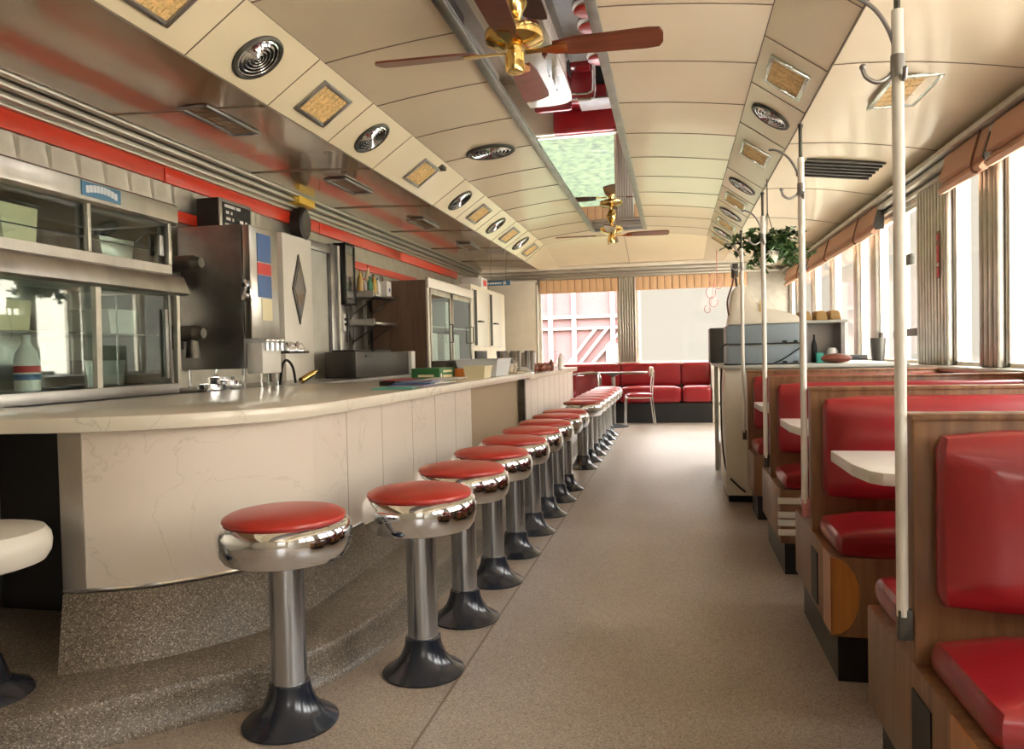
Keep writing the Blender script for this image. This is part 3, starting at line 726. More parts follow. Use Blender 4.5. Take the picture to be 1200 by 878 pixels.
# ------------------------------------------------------------------ pie case (left)
t = root('display_case', 'two-tier stainless display case with sliding glass doors and a blue label, on the back counter', 'display case', (-3.5, 3.6, 1.10))
x0 = -3.82; xf_ = -3.2
yn, yf = 2.6, 4.36
MB().prism([(x0, 2.205), (xf_ - .02, 2.205), (xf_, 2.225), (xf_, 2.335), (xf_ - .03, 2.35), (x0, 2.35)], yn, yf + .04, axis='y', bev=.004).build('top_hood', 'steel', t)
MB().prism([(x0, 1.78), (xf_ + .03, 1.74), (xf_ + .06, 1.755), (xf_ + .015, 1.865), (xf_ - .03, 1.885), (x0, 1.885)], yn, yf + .06, axis='y', bev=.004).build('middle_hood', 'steel', t)
MB().box((x0, yn, 1.885), (xf_ - .03, yf, 1.94)).box((x0, yn, 1.93), (xf_ - .6, yf, 2.21)).build('upper_sill', 'steel', t)
MB().box((x0, yn, 1.94), (x0 + .02, yf, 2.2)).box((x0, yn, 1.16), (x0 + .02, yf, 1.78)).build('back_panel', 'steel', t)
MB().box((x0, yn, 1.10), (xf_, yf, 1.165), .004).build('base', 'steel_dark', t)
for y, w in ((yf - .035, .03), (3.635, .025), (2.62, .03)): MB().box((xf_ - .04, y - w / 2, 1.94), (xf_ - .01, y + w / 2, 2.21), .003).build('upper_post', 'alu', t)
for y, w in ((yf + .0, .03), (3.66, .04), (2.62, .03)): MB().prism([(xf_ - .03, 1.165), (xf_, 1.165), (xf_ + .01, 1.76), (xf_ - .02, 1.76)], y - w / 2, y + w / 2, axis='y').build('lower_post', 'alu', t)
MB().box((xf_ - .03, yf - .1, 1.2), (xf_ - .015, yf - .07, 1.65), .004).build('door_handle', 'steel_dark', t)
MB().box((xf_ - .03, yf - .14, 1.99), (xf_ - .008, yf - .10, 2.12), .004).build('door_handle', 'steel_dark', t)
MB().box((x0, yf - .02, 1.165), (xf_ - .05, yf, 1.76)).box((x0, yf - .02, 1.94), (xf_ - .05, yf, 2.2)).build('side_panel', 'steel_dark', t)
MB().box((xf_ - .045, yn, 1.165), (xf_ - .041, yf - .05, 1.76)).build('lower_glass', 'case_glass', t)
MB().box((xf_ - .055, yn, 1.94), (xf_ - .051, yf - .05, 2.205)).build('upper_glass', 'case_glass', t)
MB().box((x0 + .05, yn + .1, 1.475), (xf_ - .1, yf - .05, 1.485)).build('lower_shelf', 'clear_plastic', t)
MB().tube([(xf_ - .09, yn + .1, 1.48), (xf_ - .09, yf - .05, 1.48)], .006).tube([(xf_ - .09, yn + .1, 2.03), (xf_ - .09, yf - .05, 2.03)], .005).tube([(xf_ - .12, 3.95, 1.17), (xf_ - .12, 3.95, 1.72)], .007).build('rack_rod', 'chrome', t)
plate = MB().box((xf_ + .0, 3.57, 2.245), (xf_ + .006, 3.87, 2.325), .002).build('label_plate', 'blue_label', t)
mb = MB()
for k in range(9):      # worn, arched white lettering that can no longer be read
    u0 = 3.60 + k * .027; zc = 2.282 + .016 * (1 - ((k - 4) / 4) ** 2)
    mb.prism([(u0, zc - .02), (u0 + .023, zc - .02 + .003 * (4 - k) / 4), (u0 + .023, zc + .02 + .003 * (4 - k) / 4), (u0, zc + .02)], xf_ + .006, xf_ + .0075, axis='x')
mb.build('lettering', 'tub_plastic', plate)
# things in the case
def bottle(x, y, z, h, r, name, label, mbody, mcap='white_plastic', band=None, cat='bottle', group=None):
    t = root(name, label, cat, (x, y, z), group=group)
    MB().lathe([(0, 0), (r * .9, 0), (r, .02 * h), (r, .55 * h), (r * .85, .68 * h), (r * .36, .84 * h), (r * .3, .93 * h), (0, .93 * h)], 20).build('body', mbody, t, local=True)
    MB().lathe([(0, .92 * h), (r * .36, .92 * h), (r * .36, h), (0, h)], 12).build('cap', mcap, t, local=True)
    if band: MB().lathe([(r * 1.02, .22 * h), (r * 1.02, .50 * h)], 20).build('band', band, t, local=True)
    return t
bt = bottle(-3.36, 3.33, 1.166, .30, .062, 'soda_bottle', 'large soda bottle with a white, red and blue label inside the glass case', 'white_plastic', 'tub_plastic')
mb = MB()
for m_, z0, z1 in (('red_print', .10, .135), ('blue', .06, .09)):
    MB().lathe([(.0635, z0), (.0635, z1)], 24).build('red_band' if m_ == 'red_print' else 'blue_band', m_, bt, local=True)
for k, (y, z, w, h, m_, nm, lb, ct_) in enumerate(((3.85, 1.166, .34, .16, 'steel_dark', 'tray_stack', 'dark steamer pans stacked in the lower right of the glass case', 'pans'), (2.95, 1.166, .3, .2, 'tub_plastic', 'storage_tub', 'pale plastic tub at the lower left of the glass case', 'tub'),
        (3.2, 1.486, .28, .16, 'cream_plastic', 'storage_tub', 'cream tub on the glass shelf of the case, left side', 'tub'), (4.0, 1.486, .24, .15, 'paper', 'paper_carton', 'pale carton on the glass shelf of the case, right side', 'carton'),
        (3.28, 1.942, .24, .20, 'cream_plastic', 'storage_tub', 'cream tub in the upper tier of the case behind the left pane', 'tub'), (3.05, 1.942, .07, .10, 'tub_plastic', 'napkin_box', 'small pale blue box in the upper tier of the case', 'box'), (3.98, 1.942, .30, .13, 'steel', 'steel_pan', 'steel pan in the upper tier of the case behind the right pane', 'pan'))):
    MB().prism([(y - w * .42, z), (y + w * .42, z), (y + w / 2, z + h), (y - w / 2, z + h)], -3.62 if w > .1 else -3.34, -3.32 if w > .1 else -3.28, axis='x', bev=.008).build(nm, m_, label=lb, category=ct_)
# ------------------------------------------------------------------ back bar
t = root('back_counter', 'long stainless back counter under the display case and equipment', 'counter', (-3.5, 6., 0))
MB().box((-3.88, 2.6, 1.04), (-3.1, 9.15, 1.095), .006).build('worktop', 'steel_dark', t)
MB().box((-3.86, 2.62, .1), (-3.16, 9.13, 1.04)).build('cabinet', 'steel_dark', t)
MB().box((-3.84, 2.66, 0), (-3.22, 9.1, .1)).build('kickplate', 'black', t)
# steel cabinet box
t = root('wall_refrigerator', 'grey steel cooler cabinet with latch and posters on its door, beside the display case', 'refrigerator', (-3.5, 5.4, 1.2))
MB().box((-3.8, 5.2, 1.24), (-3.24, 5.62, 2.36), .012).build('body', 'steel_dark', t)
dr = MB().box((-3.235, 5.2, 1.47), (-3.17, 5.62, 2.35), .012).build('door', 'steel', t)
MB().box((-3.22, 5.178, 1.76), (-3.16, 5.2, 1.92), .006).cyl((-3.19, 5.17, 1.80), (-3.19, 5.13, 1.80), .02).cyl((-3.19, 5.17, 1.88), (-3.19, 5.14, 1.88), .02).tube([(-3.19, 5.15, 1.92), (-3.17, 5.13, 1.85), (-3.20, 5.13, 1.77)], .01, 8, 4).build('latch', 'chrome', dr)
def poster(y0, y1, z0, z1, m_): MB().box((-3.170, y0, z0), (-3.166, y1, z1)).build('poster', m_, dr)
poster(5.30, 5.50, 2.08, 2.30, 'blue'); poster(5.30, 5.50, 1.98, 2.07, 'red_print'); poster(5.30, 5.50, 1.80, 1.975, 'blue'); poster(5.35, 5.50, 1.62, 1.79, 'cream_plastic')
for x, y in ((-3.27, 5.23), (-3.75, 5.23), (-3.27, 5.58), (-3.75, 5.58)): MB().cyl((x, y, 1.095), (x, y, 1.26), .014, 10).build('leg', 'chrome', t)
t = root('drink_dispenser', 'white drink dispenser box with chrome taps below the cooler door', 'dispenser', (-3.1, 5.35, 1.1))
MB().box((-3.235, 5.22, 1.2), (-3.10, 5.50, 1.44), .01).build('body', 'white_plastic', t)
for k in range(4): MB().cyl((-3.08, 5.25 + k * .075, 1.44), (-3.08, 5.25 + k * .075, 1.38), .014).ball((-3.08, 5.25 + k * .075, 1.455), .022).tube([(-3.11, 5.25 + k * .075, 1.43), (-3.07, 5.25 + k * .075, 1.43)], .012).build('tap', 'chrome', t)
for y in (5.24, 5.48): MB().cyl((-3.13, y, 1.095), (-3.13, y, 1.21), .012).build('leg', 'chrome', t)
t = root('cup_bracket', 'dark wall bracket holding two chrome domes beside the dispenser', 'bracket', (-3.1, 5.75, 1.4))
MB().box((-3.3, 5.5, 1.355), (-3.02, 5.82, 1.375), .004).build('shelf', 'iron', t)
for k, y in enumerate((5.60, 5.74)):
    MB().lathe([(.062, 0), (.060, .03), (.04, .065), (0, .08)], 20, (-3.09, y, 1.376)).build('chrome_dome', 'chrome', label='chrome dome on the dark bracket, %s' % ('nearer the taps' if k == 0 else 'farther from the taps'), category='dome', group='chrome domes')
t = root('syrup_pump', 'black pump arm with a brass cylinder standing on the back counter', 'pump', (-3.1, 5.75, 1.095))
MB().tube([(-3.15, 5.56, 1.1), (-3.14, 5.58, 1.25), (-3.12, 5.62, 1.30), (-3.10, 5.68, 1.24), (-3.10, 5.72, 1.11)], .011, 8, 5).tube([(-3.14, 5.55, 1.22), (-3.13, 5.52, 1.32)], .014, 8).build('arm', 'black', t)
MB().cyl((-3.06, 5.74, 1.125), (-3.02, 5.88, 1.185), .028, 16).cyl((-3.02, 5.88, 1.185), (-3.01, 5.93, 1.205), .008).build('cylinder', 'brass', t)
for k, (x, y, r, h) in enumerate(((-3.0, 4.62, .085, .05), (-3.02, 4.85, .08, .07), (-3.28, 4.98, .10, .09))):
    MB().lathe([(0, 0), (r * .9, 0), (r, h * .2), (r, h * .45), (r * .95, h * .5), (r, h * .55), (r, h), (r * .9, h), (r * .85, h * .2), (0, h * .2)], 24, (min(x, -3.13 - 0 * k) - r * .3, y, 1.096)).build('steel_pan', 'chrome', label=['low round steel pan nearest the display case', 'ribbed round steel pan between the display case and the dispenser', 'large round steel pan under the grey cooler cabinet'][k], category='pan', group='round steel pans under the cooler')
for k, z in enumerate((1.99, 1.50)):
    t = root('cylinder_rack', ('upper' if k == 0 else 'lower') + ' dark cylinder jutting out between the display case and the grey cooler', 'machine part', (-3.5, 4.7, z))
    MB().cyl((-3.7, 4.62, z), (-3.25, 4.62, z), .055, 20, .055).cyl((-3.25, 4.62, z), (-3.19, 4.62, z), .055, 20, .035).build('drum', 'iron', t)
    MB().box((-3.86, 4.57, z - .1), (-3.70, 5.1, z + .08), .003).build('mount', 'iron', t)
    if k: MB().cyl((-3.28, 4.62, z - .03), (-3.28, 4.62, z - .17), .035, 16, .05).build('spout', 'iron', t)
# wall sign, clock, diamond door, passage, picture
t = root('menu_board', 'small black letter board in a silver frame above the cooler cabinet', 'sign', (-3.7, 5.8, 2.3))
MB().box((-3.86, 5.55, 2.33), (-3.66, 6.03, 2.66), .004).build('box', 'black', t)
MB().box((-3.66, 5.55, 2.33), (-3.645, 6.03, 2.66), .004).build('frame', 'alu', t)
MB().box((-3.645, 5.585, 2.36), (-3.64, 6.0, 2.63)).build('board', 'black', t)
mb = MB()
for r, segs in enumerate((((0, .15), (.17, .23)), ((.02, .06), (.09, .11)), ((.02, .08), (.11, .13), (.22, .27), (.30, .33)), ((0, .09), (.12, .14), (.31, .34)), ((.02, .10), (.14, .19)))):
    for a, b in segs: mb.box((-3.641, 5.61 + a, 2.590 - r * .052), (-3.637, 5.61 + b, 2.614 - r * .052))
mb.build('lettering', 'paper', t)
t = root('wall_clock', 'dark oval wall clock with a yellow plate on top, hung over the red stripe', 'clock', (-3.75, 7.2, 2.5))
MB().lathe([(0, 0), (.12, 0), (.13, .05), (.125, .12), (.10, .135), (0, .135)], 28, (-3.86, 7.2, 2.72), Matrix.Rotation(PI / 2, 4, 'Y') @ Matrix.Scale(1.35, 4, (1, 0, 0))).build('case', 'black', t)
MB().lathe([(0, .137), (.095, .137)], 28, (-3.86, 7.2, 2.72), Matrix.Rotation(PI / 2, 4, 'Y') @ Matrix.Scale(1.35, 4, (1, 0, 0))).build('face', 'iron', t)
MB().box((-3.82, 7.02, 2.90), (-3.70, 7.36, 3.0 - .02), .006).build('top_plate', 'yellow', t)
struct(B((XL, 6.72, 0), (XL + .16, 7.32, 2.56), .006), 'door_1', 'white_paint')
t = MB().prism([(7.02, 2.38), (7.16, 2.02), (7.02, 1.66), (6.88, 2.02)], XL + .16, XL + .175, axis='x', bev=.004).build('door_window', 'iron', label='diamond-shaped steel framed window in the white panel beside the cooler', category='window')
MB().prism([(7.02, 2.30), (7.125, 2.02), (7.02, 1.74), (6.915, 2.02)], XL + .175, XL + .179, axis='x').build('pane', 'screen_glass', t)
struct(B((XL, 7.36, 0), (XL + .05, 7.90, 2.50), .004), 'door_2', 'grey_panel')
struct(B((XL, 7.92, 0), (XL + .09, 8.10, 2.62), .008).box((XL, 7.36, 2.50), (XL + .09, 7.92, 2.60), .008).box((XL, 7.322, 0), (XL + .09, 7.36, 2.60)), 'trim_17', 'steel_dark')
struct(B((XL, 8.10, 0), (XL + .10, 8.14, 2.62), .004), 'trim_18', 'white_paint')
t = root('wall_cabinet', 'black framed glass wall cabinet right of the steel doorway', 'cabinet', (-3.8, 8.3, 1.95))
MB().box((XL, 8.16, 1.95), (XL + .14, 8.18, 2.66)).box((XL, 8.18, 1.95), (XL + .03, 8.42, 2.66)).box((XL, 8.42, 1.95), (XL + .14, 8.44, 2.66)).box((XL, 8.16, 2.64), (XL + .14, 8.44, 2.66)).box((XL, 8.16, 1.94), (XL + .14, 8.44, 1.96)).build('box', 'black', t)
mb = MB()
for a, b in (((8.16, 1.94), (8.44, 1.97)), ((8.16, 2.64), (8.44, 2.67)), ((8.16, 1.94), (8.185, 2.67)), ((8.415, 1.94), (8.44, 2.67))): mb.box((XL + .14, a[0], a[1]), (XL + .158, b[0], b[1]), .004)
mb.build('frame', 'black', t)
MB().box((XL + .14, 8.18, 1.96), (XL + .146, 8.42, 2.65)).build('pane', 'screen_glass', t)
# shelves with bottles
for k, (z, lb) in enumerate(((2.08, 'upper grey steel wall shelf holding bottles, over the cook line'), (1.74, 'lower empty steel wall shelf over the dark grill'))):
    t = root('wall_shelf', lb, 'shelf', (-3.75, 9.4, z - .2), group='steel wall shelves')
    MB().box((XL + .01, 8.47, z - .03), (XL + .40, 9.17, z), .006).box((XL + .01, 8.45, z - .04), (XL + .38, 8.47, z + .04), .004).build('board', 'steel', t)
    for y in (8.62, 9.1): MB().tube([(XL + .34, y, z - .035), (XL + .02, y, z - .24)], .010).box((XL + .01, y - .012, z - .27), (XL + .03, y + .012, z - .03)).build('bracket', 'iron', t)
mats = ['amber', 'green_bottle', 'white_plastic', 'amber', 'cream_plastic', 'white_plastic', 'green_bottle']
names = ['amber sauce', 'dark green', 'white squeeze', 'short amber', 'tall cream', 'white cleaning', 'small green']
for k in range(7):
    h = (.30, .22, .20, .26, .38, .22, .2)[k]
    bottle(XL + .18 + .10 * (k % 2), 8.52 + k * .062, 2.081, h, .036, 'bottle', '%s bottle on the upper wall shelf' % names[k], mats[k], ('red_print', 'black', 'red_print', 'black', 'red_print', 'blue', 'black')[k], group='bottles on the upper wall shelf')
t = B((XL + .1, 8.99, 2.081), (XL + .34, 9.14, 2.28), .006).build('paper_carton', 'paper', label='white carton with a blue dot at the end of the upper wall shelf', category='carton')
MB().lathe([(0, 0), (.025, 0), (.025, .003), (0, .003)], 12, (XL + .341, 9.065, 2.17), Matrix.Rotation(PI / 2, 4, 'Y')).build('dot', 'blue', t)
t = root('wall_utensil', 'white and black wall utensil hanging below the wall cabinet', 'utensil', (-3.8, 8.35, 1.5))
MB().box((XL + .012, 8.33, 1.64), (XL + .04, 8.40, 1.84), .006).build('plate', 'white_plastic', t)
MB().box((XL + .04, 8.345, 1.70), (XL + .048, 8.385, 1.73)).box((XL + .04, 8.345, 1.76), (XL + .048, 8.385, 1.79)).tube([(XL + .03, 8.45, 1.95), (XL + .03, 8.45, 1.5)], .012).build('socket', 'black', t)
MB().lathe([(0, 0), (.13, .0), (.13, .012), (0, .014)], 28, (XL + .015, 8.66, 1.66), Matrix.Rotation(PI / 2, 4, 'Y')).build('steel_pan', 'steel_dark', label='round steel lid hanging on the back wall above the dark grill', category='lid')
t = root('grill', 'dark grey boxy grill with a slotted top on the back counter', 'grill', (-3.6, 7.9, 1.09))
MB().box((-3.64, 7.35, 1.096), (-3.28, 8.95, 1.375), .012).build('body', 'dark_grey', t)
MB().box((-3.60, 7.45, 1.375), (-3.34, 7.9, 1.395), .004).box((-3.60, 8.0, 1.375), (-3.34, 8.5, 1.40), .004).build('top_grate', 'black', t)
MB().box((-3.28, 7.6, 1.31), (-3.272, 7.78, 1.34)).build('handle_slot', 'black', t)
B((-3.5, 8.98, 1.096), (-3.25, 9.12, 1.38), .01).build('napkin_box', 'white_plastic', label='white box at the right end of the dark grill', category='box')
# upright cooler with glass doors
t = root('reach_in_cooler', 'tall upright cooler with a brown steel side and two bright glass doors', 'refrigerator', (-3.5, 10.2, 0))
MB().box((-3.86, 9.2, .9), (-3.12, 9.24, 2.20)).box((-3.86, 9.24, .9), (-3.82, 11.36, 2.2)).box((-3.86, 11.36, .9), (-3.12, 11.4, 2.2)).box((-3.86, 9.2, .0), (-3.12, 11.4, .9)).box((-3.86, 9.2, 2.2), (-3.12, 11.4, 2.30)).build('body', 'wood_dark', t)
MB().box((-3.12, 9.2, 2.20), (-3.08, 11.4, 2.33), .006).box((-3.12, 9.2, .9), (-3.09, 9.26, 2.2), .004).box((-3.12, 11.3, .9), (-3.09, 11.4, 2.2), .004).build('front_frame', 'white_paint', t)
for k, (a, b) in enumerate(((9.28, 10.2), (10.25, 11.28))):
    d_ = MB().box((-3.11, a, .92), (-3.08, a + .05, 2.19), .004).box((-3.11, b - .05, .92), (-3.08, b, 2.19), .004).box((-3.11, a, .92), (-3.08, b, 1.0), .004).box((-3.11, a, 2.12), (-3.08, b, 2.19), .004).build('door', 'alu', t)
    MB().box((-3.10, a + .05, 1.0), (-3.094, b - .05, 2.12)).build('pane', 'case_glass', d_)
    MB().tube([(-3.08, b - .07, 1.5), (-3.04, b - .07, 1.5), (-3.04, b - .07, 1.75), (-3.08, b - .07, 1.75)], .01).build('handle', 'iron', d_)
for k, (y, z, m_) in enumerate(((9.5, 1.25, 'paper'), (9.9, 1.25, 'white_plastic'), (10.5, 1.25, 'paper'), (11.0, 1.25, 'white_plastic'), (9.6, 1.72, 'paper'), (10.6, 1.72, 'white_plastic'))):
    MB().box((-3.7, y - .13, z), (-3.25, y + .16, z + .38), .01).build('paper_carton', m_, label='pale carton inside the %s glass door of the cooler, %s shelf' % ('near' if y < 10.2 else 'far', 'upper' if z > 1.5 else ('lower left' if k in (0, 2) else 'lower right')), category='carton', group='cartons in the cooler')
MB().box((-3.8, 9.26, 1.23), (-3.15, 11.35, 1.248)).box((-3.8, 9.26, 1.70), (-3.15, 11.35, 1.718)).build('shelf', 'white_paint', t)
t = root('tall_cabinet', 'narrow white cabinet with dark slotted doors in the far left corner', 'cabinet', (-3.5, 12.6, 0))
MB().box((-3.86, 11.5, 0), (-3.14, 13.9, 2.45), .01).build('body', 'cream', t)
for k, y in enumerate((11.9, 12.95)):
    d_ = MB().box((-3.14, y - .35, 1.45), (-3.11, y + .55, 2.38), .006).build('door', 'white_paint', t)
    MB().box((-3.11, y - .34, 1.47), (-3.10, y - .20, 2.36)).build('dark_gap', 'black', d_)
    MB().tube([(-3.11, y - .12, 1.86), (-3.06, y - .12, 1.86), (-3.06, y + .05, 1.86)], .014).build('handle', 'iron', d_)
MB().box((-3.13, 11.6, 1.12), (-3.1, 12.3, 1.38), .004).build('dark_opening', 'black', t)
t = root('box_sign', 'small white and red box on the cabinet under the end of the red stripe', 'box', (-3.5, 12.6, 2.45))
MB().box((-3.55, 12.35, 2.452), (-3.18, 12.75, 2.64), .01).build('body', 'white_plastic', t)
MB().box((-3.18, 12.45, 2.50), (-3.174, 12.68, 2.60)).build('red_mark', 'red_print', t)
t = root('hanging_sign', 'thin blue hanging sign with worn white lettering in the far left corner', 'sign', (-3.35, 13.6, 2.66))
MB().box((-3.5, 13.88, 2.63), (-3.02, 13.905, 2.72), .004).build('plate', 'blue_label', t)
MB().tube([(-3.4, 13.9, 2.72), (-3.4, 13.9, 2.97)], .004).tube([(-3.1, 13.9, 2.72), (-3.1, 13.9, 2.97)], .004).build('hanger', 'iron', t)
mb = MB()
for a, b in ((-3.48, -3.43), (-3.41, -3.37), (-3.36, -3.33), (-3.32, -3.28), (-3.27, -3.23), (-3.22, -3.19)): mb.box((a, 13.876, 2.66), (b, 13.88, 2.69))
mb.box((-3.15, 13.876, 2.645), (-3.10, 13.88, 2.71)).build('lettering', 'paper', t)

# ------------------------------------------------------------------ things on the counters
t = root('magazine_stack', 'loose pile of blue and teal papers on the near counter', 'papers', (-1.75, 4.8, 1.10))
for k, (x, y, a, m_) in enumerate(((-1.78, 4.62, .2, 'teal'), (-1.75, 4.85, .05, 'lilac'), (-1.72, 5.1, -.1, 'paper'), (-1.76, 4.95, .15, 'blue'), (-1.78, 5.25, -.15, 'lilac'), (-1.70, 5.45, .1, 'paper'))):
    MB().box((-.13, -.19, 0), (.13, .19, .006), mtx=Matrix.Translation((x, y, 1.101 + .0062 * k)) @ Matrix.Rotation(a, 4, 'Z')).build('sheet', m_, t)
t = root('order_pad', 'dark red bordered pad lying on the papers', 'pad', (-1.9, 5.2, 1.10))
MB().box((-2.06, 5.0, 1.101), (-1.94, 5.55, 1.135), .006).build('pad', 'black', t); MB().box((-2.045, 5.03, 1.135), (-1.955, 5.5, 1.139)).build('page', 'red_print', t)
t = root('green_carton', 'green carton with white and yellow print on the near counter', 'carton', (-2.05, 6.2, 1.10))
MB().box((-2.18, 6.0, 1.10), (-1.93, 6.42, 1.205), .005).build('box', 'green_box', t)
MB().box((-1.93, 6.1, 1.165), (-1.927, 6.36, 1.185)).box((-1.93, 6.1, 1.12), (-1.927, 6.36, 1.145)).box((-2.12, 5.997, 1.13), (-1.98, 6.0, 1.15)).build('print', 'cream_plastic', t)
MB().lathe([(0, 0), (.02, 0), (.02, .002), (0, .002)], 14, (-1.93, 6.05, 1.14), Matrix.Rotation(PI / 2, 4, 'Y')).build('dot', 'white_plastic', t)
B((-1.93, 6.44, 1.10), (-1.83, 6.56, 1.19), .01).build('sauce_packet_box', 'orange', label='small orange box between the green carton and the cream tub', category='box')
def tub(x, y, w, l, h, m_, name, label, cat='tub', z=1.10):
    t = bmesh.new(); mb = MB()
    o_ = [(x - w / 2, y - l / 2), (x + w / 2, y - l / 2), (x + w / 2, y + l / 2), (x - w / 2, y + l / 2)]
    s = .86
    def ring(f, zz): return [(x + (a - x) * f, y + (b - y) * f, zz) for a, b in o_] + [(x + (o_[0][0] - x) * f, y + (o_[0][1] - y) * f, zz)]
    mb.sheet([ring(s, z), ring(1, z + h), ring(1.05, z + h), ring(1.05, z + h - .008), ring(1.0, z + h - .008)])
    mb.sheet([ring(.96, z + h), ring(s * .95, z + .008)])
    mb.wall([ring(1, z + h)[k] for k in range(5)], [ring(.96, z + h)[k] for k in range(5)])
    mb.box((x - w * s / 2, y - l * s / 2, z), (x + w * s / 2, y + l * s / 2, z + .008))
    return mb.build(name, m_, label=label, category=cat, smooth=30)
tub(-1.74, 6.55, .20, .28, .11, 'cream_plastic', 'plastic_tub', 'small cream plastic tub on the counter in front of the bus tub')
tub(-1.86, 7.25, .42, .62, .17, 'tub_plastic', 'bus_tub', 'large pale blue-white bus tub on the counter')
tr = MB().box((-2.15, 7.85, 1.10), (-1.65, 8.25, 1.115), .006).build('serving_tray', 'tan', label='flat tan tray under the cream cups at the end of the near counter', category='tray')
for k, (x, y) in enumerate(((-2.0, 7.95), (-1.88, 7.98), (-1.76, 7.95), (-2.04, 8.12), (-1.9, 8.14), (-1.76, 8.14))):
    MB().lathe([(0, 0), (.035, 0), (.048, .05), (.05, .09), (.045, .09), (.043, .05), (.03, .01), (0, .01)], 20, (x, y, 1.116)).tube([(x + .048, y, 1.18), (x + .075, y, 1.175), (x + .075, y, 1.15), (x + .045, y, 1.14)], .006, 6, 3).build('coffee_cup', 'cream', label='%s cream coffee cup in the %s row on the tan tray' % (['left', 'middle', 'right'][k % 3], 'front' if k < 3 else 'back'), category='cup', group='cream cups on the tan tray')
for k, (x, y) in enumerate(((-2.0, 8.65), (-1.84, 8.7), (-1.72, 8.95))):
    MB().lathe([(0, 0), (.05, 0), (.066, .27), (.068, .275), (.060, .272), (.045, .01), (0, .01)], 24, (x, y, 1.076)).build('steel_cup', 'chrome', label='%s of three tall steel cups on the far counter' % ['left', 'middle', 'right'][k], category='cup', group='tall steel cups')
t = root('napkin_dispenser', 'grey steel box behind the brown bread on the far counter', 'dispenser', (-1.85, 9.6, 1.075))
MB().box((-2.10, 9.4, 1.076), (-1.79, 9.75, 1.33), .012).build('body', 'steel', t)
MB().box((-1.79, 9.47, 1.14), (-1.782, 9.68, 1.30), .003).build('face_plate', 'chrome', t)
for k, (x, y) in enumerate(((-1.74, 9.18), (-1.68, 9.42), (-1.66, 9.66))):
    MB().ball((x, y, 1.076 + .058), .085, 16, (1, 1.3, .68)).build('bread_loaf', 'brown_red', label='%s of the three round brown loaves on the far counter' % ['nearest', 'middle', 'farthest'][k], category='bread', group='brown loaves on the far counter')
MB().lathe([(0, 0), (.12, .0), (.13, .012), (.05, .02), (0, .02)], 24, (-1.72, 8.50, 1.076)).ball((-1.72, 8.48, 1.12), .06, 12, (1.4, 1.2, .7)).build('cloth_heap', 'paper', label='crumpled white cloth on the far counter before the bread', category='cloth')
for k, (x, y, h, m_, c_, n_) in enumerate(((-1.68, 10.3, .16, 'brown_red', 'steel', 'reddish pepper shaker'), (-1.68, 10.7, .26, 'clear_plastic', 'white_plastic', 'clear bottle with a white cap'), (-1.66, 11.05, .24, 'white_plastic', 'white_plastic', 'white squeeze bottle'), (-1.68, 11.4, .22, 'clear_plastic', 'steel', 'clear sugar pourer'))):
    bottle(x, y, 1.076, h, .04, 'condiment_bottle', n_ + ' on the far end of the counter', m_, c_, group='condiments on the far counter')
B((-2.3, 6.9, 1.10), (-2.15, 7.6, 1.26), .01).build('dark_tray', 'iron', label='dark steel tray standing behind the bus tub', category='tray')

# ------------------------------------------------------------------ register stand on the right
t = root('service_cabinet', 'cream service cabinet at the end of the booths with wires down its side', 'cabinet', (1.0, 7.3, 0))
MB().box((.42, 6.58, .06), (1.75, 7.38, 1.14), .012).build('body', 'cream', t)
MB().box((.44, 6.62, 0), (1.73, 7.36, .06)).build('kickplate', 'black', t)
MB().box((.40, 6.54, 1.14), (1.85, 8.6, 1.17), .006).build('worktop', 'grey_panel', t)
MB().box((.42, 8.35, .0), (.46, 8.43, 1.14), .004).box((1.70, 8.35, 0), (1.74, 8.43, 1.14), .004).build('post', 'grey_panel', t)
MB().box((.46, 7.38, .30), (1.7, 8.4, .32)).box((.46, 7.38, .72), (1.7, 8.4, .74)).build('shelf', 'grey_panel', t)
mb = MB().tube([(.41, 6.85, 1.16), (.40, 6.9, .9), (.405, 6.8, .45), (.43, 6.62, .25), (.50, 6.555, .16), (.57, 6.54, .10)], .008, 6, 6)
mb.build('cable', 'black', t)
for k, (z, m_, lb) in enumerate(((.742, 'yellow', 'lower yellow packet on the cabinet side shelf'), (.90, 'yellow', 'upper yellow packet on the cabinet side shelf'))):
    B((.47, 7.6, z), (.62, 7.95, z + .15), .01).build('yellow_packet', m_, label=lb, category='packet', group='yellow packets in the cabinet')
B((.44, 8.55, .0), (.60, 8.75, .26), .01).build('storage_bin', 'grey_panel', label='small grey bin on the floor at the far foot of the cabinet', category='bin')
for k in range(2):
    z = 1.171 + k * .172
    t = root('storage_crate', ('lower' if k == 0 else 'upper') + ' grey-blue tray of the two stacked on the cabinet', 'crate', (.74, 6.75, z), group='grey-blue stacked trays')
    MB().box((.44, 6.62, z), (1.06, 7.05, z + .168), .01).build('body', 'crate', t)
    MB().box((.435, 6.612, z + .005), (1.065, 6.62, z + .012)).box((.89, 6.610, z + .01), (.925, 6.62, z + .03)).box((.98, 6.610, z + .01), (1.01, 6.62, z + .03)).build('clip', 'black', t)
    MB().tube([(1.06, 6.61, z + .16 - .155 * (k)), (.8, 6.606, z + .003), (.46, 6.61, z + .002), (.43, 6.64, z + .01), (.40, 6.7, z - .03)], .006, 6, 4).build('cord', 'black', t)
